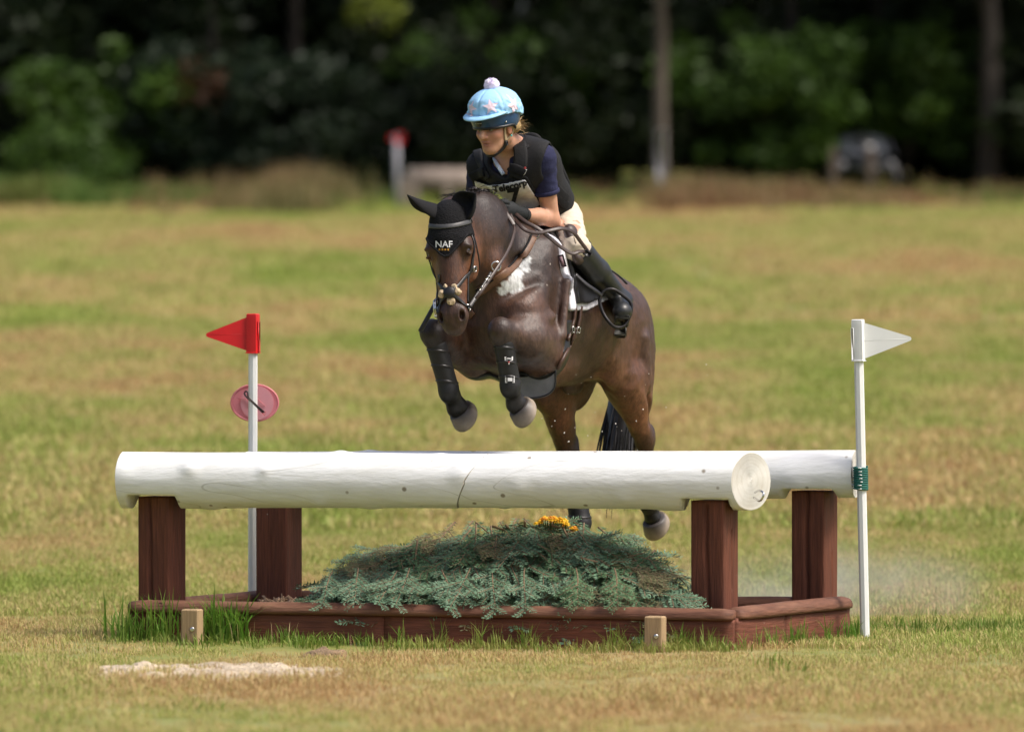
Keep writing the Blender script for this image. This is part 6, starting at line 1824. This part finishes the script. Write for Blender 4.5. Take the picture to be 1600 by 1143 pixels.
# hair: a low blonde knot and loose ends
m_blond = M('blonde_hair', (.42, .29, .14), .5, .4, 90, .2, 150, stretch=(1, 1, .3))
kn = Field().ell(G(-.105, .035, -.045), (.05, .05, .04), GAX, .02).ell(G(-.06, .075, -.03), (.045, .025, .035), GAX, .02).ell(G(-.04, .0, -.02), (.09, .09, .05), GAX, .02)
V, Q = nets(*kn.grid(.006), 1); V = V + .006 * fbm(V * 60, 2)[:, None]; mk('hair', V, Q, m_blond, rider)
locks('loose_hair', lambda u: G(-.09 - .03 * u, .06 - .02 * u, -.03 - .03 * u), lambda t: (-g_f * .045 + g_l * .045 + g_u * .012) * t - BU * .02 * t * t, m_blond, 90, .004, rider, np.array([.02, .02, .018]), 6, 9)
MB().lathe(G(-.002, .094, -.078), g_l, [(0, .006), (.004, .006), (.006, .002)], 8).build('earring', M('turquoise', (.05, .45, .40), .3, .1, 20, 0), rider)
# ---- helmet with silk
hel = empty('riding_helmet', G(0, 0, .05), 'navy riding helmet under a pale blue silk with pink stars and lilac pompom', 'helmet')
m_helm = M('navy_helmet', (.012, .05, .13), .3, .15, 40, .05, spec=.5)
m_silk = M('blue_silk', (.32, .58, .83), .55, .04, 20, .35, 26, spec=.35, bdist=.01)
hf2 = Field().ell(G(-.012, 0, .035), (.150, .124, .130), GAX)
D, lo, vx = hf2.grid(.006); X = gridpts(D, lo, vx); q = X - HC.astype(X.dtype)
uu, ff, ll = q @ g_u.astype(X.dtype), q @ g_f.astype(X.dtype), q @ g_l.astype(X.dtype)
low = -.018 - .05 * np.clip((-ff - .01) / .1, 0, 1)
Dh = np.maximum(D, low - uu); Dh = np.maximum(Dh, -np.maximum(hf2.d(dict(hf2.p[0], r=hf2.p[0]['r'] - .02), X), uu - .06))
V, Q = nets(Dh.astype(np.float32), lo, vx, 2); mk('shell', V, Q, m_helm, hel); heb = bvh_of(V, Q)
# black trim round the lower edge
ed = []
for a in np.linspace(0, 2 * math.pi, 61)[:-1]:
    f_, l_ = math.cos(a), math.sin(a)
    u_ = -.018 - .05 * min(max((-(f_ * .15 - .012) - .01) / .1, 0), 1)
    r_ = math.sqrt(max(1 - ((u_ - .035) / .130) ** 2, .01))
    ed.append(G(-.012 + .147 * r_ * f_, .121 * r_ * l_, u_))
MB().tube(ed, .0085, 7, closed=True).build('edge_trim', m_black, hel)
sk = Field().ell(G(-.012, 0, .035), (.160, .137, .140), GAX, .02).ell(G(-.014, 0, .100), (.132, .116, .064), GAX, .05)
D, lo, vx = sk.grid(.006); X = gridpts(D, lo, vx); q = X - HC.astype(X.dtype); uu, ff = q @ g_u.astype(X.dtype), q @ g_f.astype(X.dtype)
V, Q = nets(np.maximum(D, (.046 - .04 * np.clip((-ff - .02) / .12, 0, 1)) - uu).astype(np.float32), lo, vx, 2)
q = V - HC; az = np.arctan2(q @ g_l, q @ g_f); hu = q @ g_u
wr_ = np.clip((.15 - hu) / .06, 0, 1)
seam = -.005 * np.exp(-((np.abs((az / (math.pi / 3) + .5) % 1 - .5)) / .05) ** 2)
fold = .0055 * wr_ * (fbm(np.stack([az * 3.2 + hu * 14, hu * 26 - az * 2.2, az * 0], 1), 13, 3))
fold += .0035 * wr_ * np.sin(hu * 130 + 2.2 * vnoise(np.stack([az * 4, hu * 15, az * 0], 1), 5) * 3)
V = V + (q / np.linalg.norm(q, axis=1)[:, None]) * (seam + fold)[:, None]
silk = mk('silk', V, Q, m_silk, hel); skb = bvh_of(V, Q)
pkV, pkF = [], []
for i, a in enumerate(np.linspace(-R(82), R(82), 33)):
    ex_ = max(math.cos(a * 1.25), 0) ** 1.1 * .052
    for (rr, du) in ((-.012, .008), (ex_, -.004 - .05 * 0), (ex_, -.010), (-.012, -.002)):
        r_ = 1.0
        dirv = np.array([math.cos(a) * .158, math.sin(a) * .132]); Lr = np.linalg.norm(dirv)
        p2 = dirv * (Lr + rr) / Lr
        pkV.append(G(-.012 + p2[0], p2[1], .049 + du - .10 * max(rr, 0) * math.cos(a) + .018 * (math.sin(a) ** 2)))
    if i:
        b0 = (i - 1) * 4
        for k in range(4):
            k2 = (k + 1) % 4; pkF.append((b0 + k, b0 + k2, b0 + 4 + k2, b0 + 4 + k))
pkF += [(0, 1, 2, 3), (128, 131, 130, 129)]
mk('peak', pkV, pkF, m_silk, hel)
m_star = M('pink_star', (.76, .62, .71), .6, .05, 30, 0)
for (px, py, r_, rot) in ((767, 167, .045, 2), (737, 171, .045, -12), (803, 165, .045, 14)):
    c, n_ = hit(skb, px, py, 30.4)
    if n_ @ (CAM - c) < 0: n_ = -n_
    e1 = unit(np.cross(g_u, n_)); e2 = np.cross(n_, e1)
    pts, fs = [np.zeros(2)], []
    for j in range(10):
        rr = r_ if j % 2 == 0 else r_ * .42; an = R(90 + 36 * j + rot); pts.append(np.array([math.cos(an) * rr, math.sin(an) * rr]))
    # finer fan so that the star follows the cloth
    P2 = [np.zeros(2)]; F2 = []
    ringn = 4; outline = []
    for j in range(10):
        a, b = pts[1 + j], pts[1 + (j + 1) % 10]
        outline += [a, (a * 2 + b) / 3, (a + 2 * b) / 3]
    for k in range(1, ringn + 1): P2 += [o_ * k / ringn for o_ in outline]
    m_ = len(outline)
    for j in range(m_): F2.append((0, 1 + j, 1 + (j + 1) % m_))
    for k in range(ringn - 1):
        for j in range(m_): F2.append((1 + k * m_ + j, 1 + (k + 1) * m_ + j, 1 + (k + 1) * m_ + (j + 1) % m_, 1 + k * m_ + (j + 1) % m_))
    mk('star', print_on(skb, np.array(P2), c, e1, e2, .0025, look=-n_), F2, m_star, hel)
pc = G(-.012, 0, .190)
pf = Field().ell(pc, (.040, .040, .037), GAX); V, Q = nets(*pf.grid(.006), 1)
V = pc + (V - pc) * (1 + .16 * fbm(V * 45, 6, 3))[:, None]
m_pom = M('lilac_pompom', (.80, .74, .90), .95, .06, 90, .4, 120, spec=.1, bdist=.01)
pm = mk('pompom', V, Q, m_pom, hel)
r_ = np.random.default_rng(4); V = []; Fs = []
for i in range(900):
    dd = unit(r_.normal(0, 1, 3)); sdv = unit(np.cross(dd, r_.normal(0, 1, 3))); b0 = len(V)
    V += [pc + dd * .034 - sdv * .0022, pc + dd * .034 + sdv * .0022, pc + dd * r_.uniform(.042, .048)]; Fs.append((b0, b0 + 1, b0 + 2))
mk('yarn', V, Fs, m_pom, pm)
MB().lathe(hit(heb, 790.5, 190.5, 30.4)[0], hit(heb, 790.5, 190.5, 30.4)[1], [(0, .006), (.004, .005), (.005, .001)], 8).build('stud', m_steel, hel)
c, n_ = hit(heb, 748, 193, 30.4); tv, tf = text_mesh('CHAMPION', .011, bold=.0006)
e1 = unit(np.cross(BU, n_)); e2 = np.cross(n_, e1)
mb = MB().lathe(c, n_, [(0, .022), (.003, .021), (.004, .002)], 16); mb.build('badge', m_black, hel)
mk('dots', print_on(heb, np.array([(x + dx, y + dy) for x in (-.02, -.013, -.004, .004, .013, .02) for dx, dy in ((-.002, 0), (0, -.002), (.002, 0), (0, .002)) for y in (0,)]), c, e1, e2, .006, look=-n_), [tuple(range(4 * i, 4 * i + 4)) for i in range(6)], m_whiteprint, hel, smooth=False)
# chin straps
m_strap_tan = M('tan_webbing', (.34, .26, .15), .85, .15, 90, .3)
p, n_ = strap_3d(rbvh, [G(.03, .092, -.005), G(.028, .085, -.05), G(.022, .075, -.10)], 5); MB().ribbon(p, n_, .017, .006, .003).build('chin_strap', m_strap_tan, hel)
p, n_ = strap_3d(rbvh, [G(-.045, .095, -.045), G(-.01, .085, -.08), G(.02, .073, -.105)], 5); MB().ribbon(p, n_, .012, .005, .002).build('chin_strap', m_strap_tan, hel)
p, n_ = strap_3d(rbvh, [G(.022, .074, -.10), G(.03, .058, -.14), G(.05, .03, -.165), G(.055, 0, -.17), G(.05, -.03, -.165), G(.03, -.058, -.14), G(.028, -.085, -.06), G(.03, -.092, -.005)], 5)
MB().ribbon(p, n_, np.interp(np.linspace(0, 1, len(p)), [0, .3, .5, .7, 1], [.016, .026, .032, .022, .016]), .010, .003).build('chin_cup', m_black, hel)
c, n_ = near(rbvh, G(.022, .074, -.112)); MB().box(c + n_ * .012, (.012, .008, .005), [g_u, unit(np.cross(g_u, n_)), n_], .002).build('buckle', m_black, hel)

# ================================================================== REINS AND WHIP
reins = empty('reins', haL, 'brown leather reins running from the gloves to the bit and looping over the thigh', 'reins')
m_rein = M('brown_rein', (.036, .019, .013), .4, .25, 50, .15)
bitl = hit(hbvh, 742, 472, 29.9)[0]
pth = smooth_path([haL + np.array([.0, -.06, -.02]), P(804, 352, 30.30), P(801, 372, 30.2), P(793, 392, 30.1), P(781, 412, 30.0), P(765, 436, 29.93), P(750, 458, 29.87), BITL], 6)
MB().ribbon(pth, np.tile(unit((.3, -1, .1)), (len(pth), 1)), .017, .006).build('rein', m_rein, reins)
pth = smooth_path([P(777, 313, 30.40), P(783, 323, 30.36), P(791, 334, 30.33), P(799, 345, 30.31), P(803, 352, 30.30)], 6)
MB().ribbon(pth, np.tile(unit((.5, -1, .1)), (len(pth), 1)), .024, .006).build('rein', m_rein, reins)
pth = smooth_path([haL + np.array([.02, -.055, -.04]), P(812, 352, 30.28), P(824, 361, 30.26), P(842, 364, 30.26), P(860, 360, 30.28), P(878, 357, 30.32), P(895, 363, 30.38), P(908, 379, 30.42), P(919, 394, 30.46)], 6)
MB().ribbon(pth, np.tile(unit((.1, -1, .5)), (len(pth), 1)), .021, .006).build('rein', m_rein, reins)
pth = smooth_path([haL + np.array([.03, -.05, -.02]), P(822, 347, 30.32), P(840, 357, 30.30), P(858, 371, 30.30), P(876, 386, 30.33), P(893, 396, 30.36), P(906, 393, 30.40), P(919, 394, 30.46)], 6)
MB().ribbon(pth, np.tile(unit((.1, -1, .6)), (len(pth), 1)), .021, .006).build('rein', m_rein, reins)
MB().box(P(918, 396, 30.44), (.022, .02, .016), [unit((.8, 0, -.5)), (0, 1, 0), unit((.5, 0, .8))], .004).build('buckle', m_black, reins)
pth = smooth_path([haR + np.array([0, -.03, 0]), B(.75, -.20, .35), B(.95, -.19, .22), BITR], 6)
MB().ribbon(pth, np.tile(BL * -1 + BF * .3, (len(pth), 1)), .017, .006).build('rein', m_rein, reins)
wa, wb = haR + BF * .05, P(657, 517, 30.0)
wh = MB().tube([wa + (wa - wb) * .12, wa, (wa + wb) / 2, wa * .25 + wb * .75, wb], [.012, .012, .010, .011, .013], 8)
wo = wh.build('riding_whip', m_black, loc=wb); tag(wo, "thin black riding whip slanting down beside the horse's cheek", 'whip')
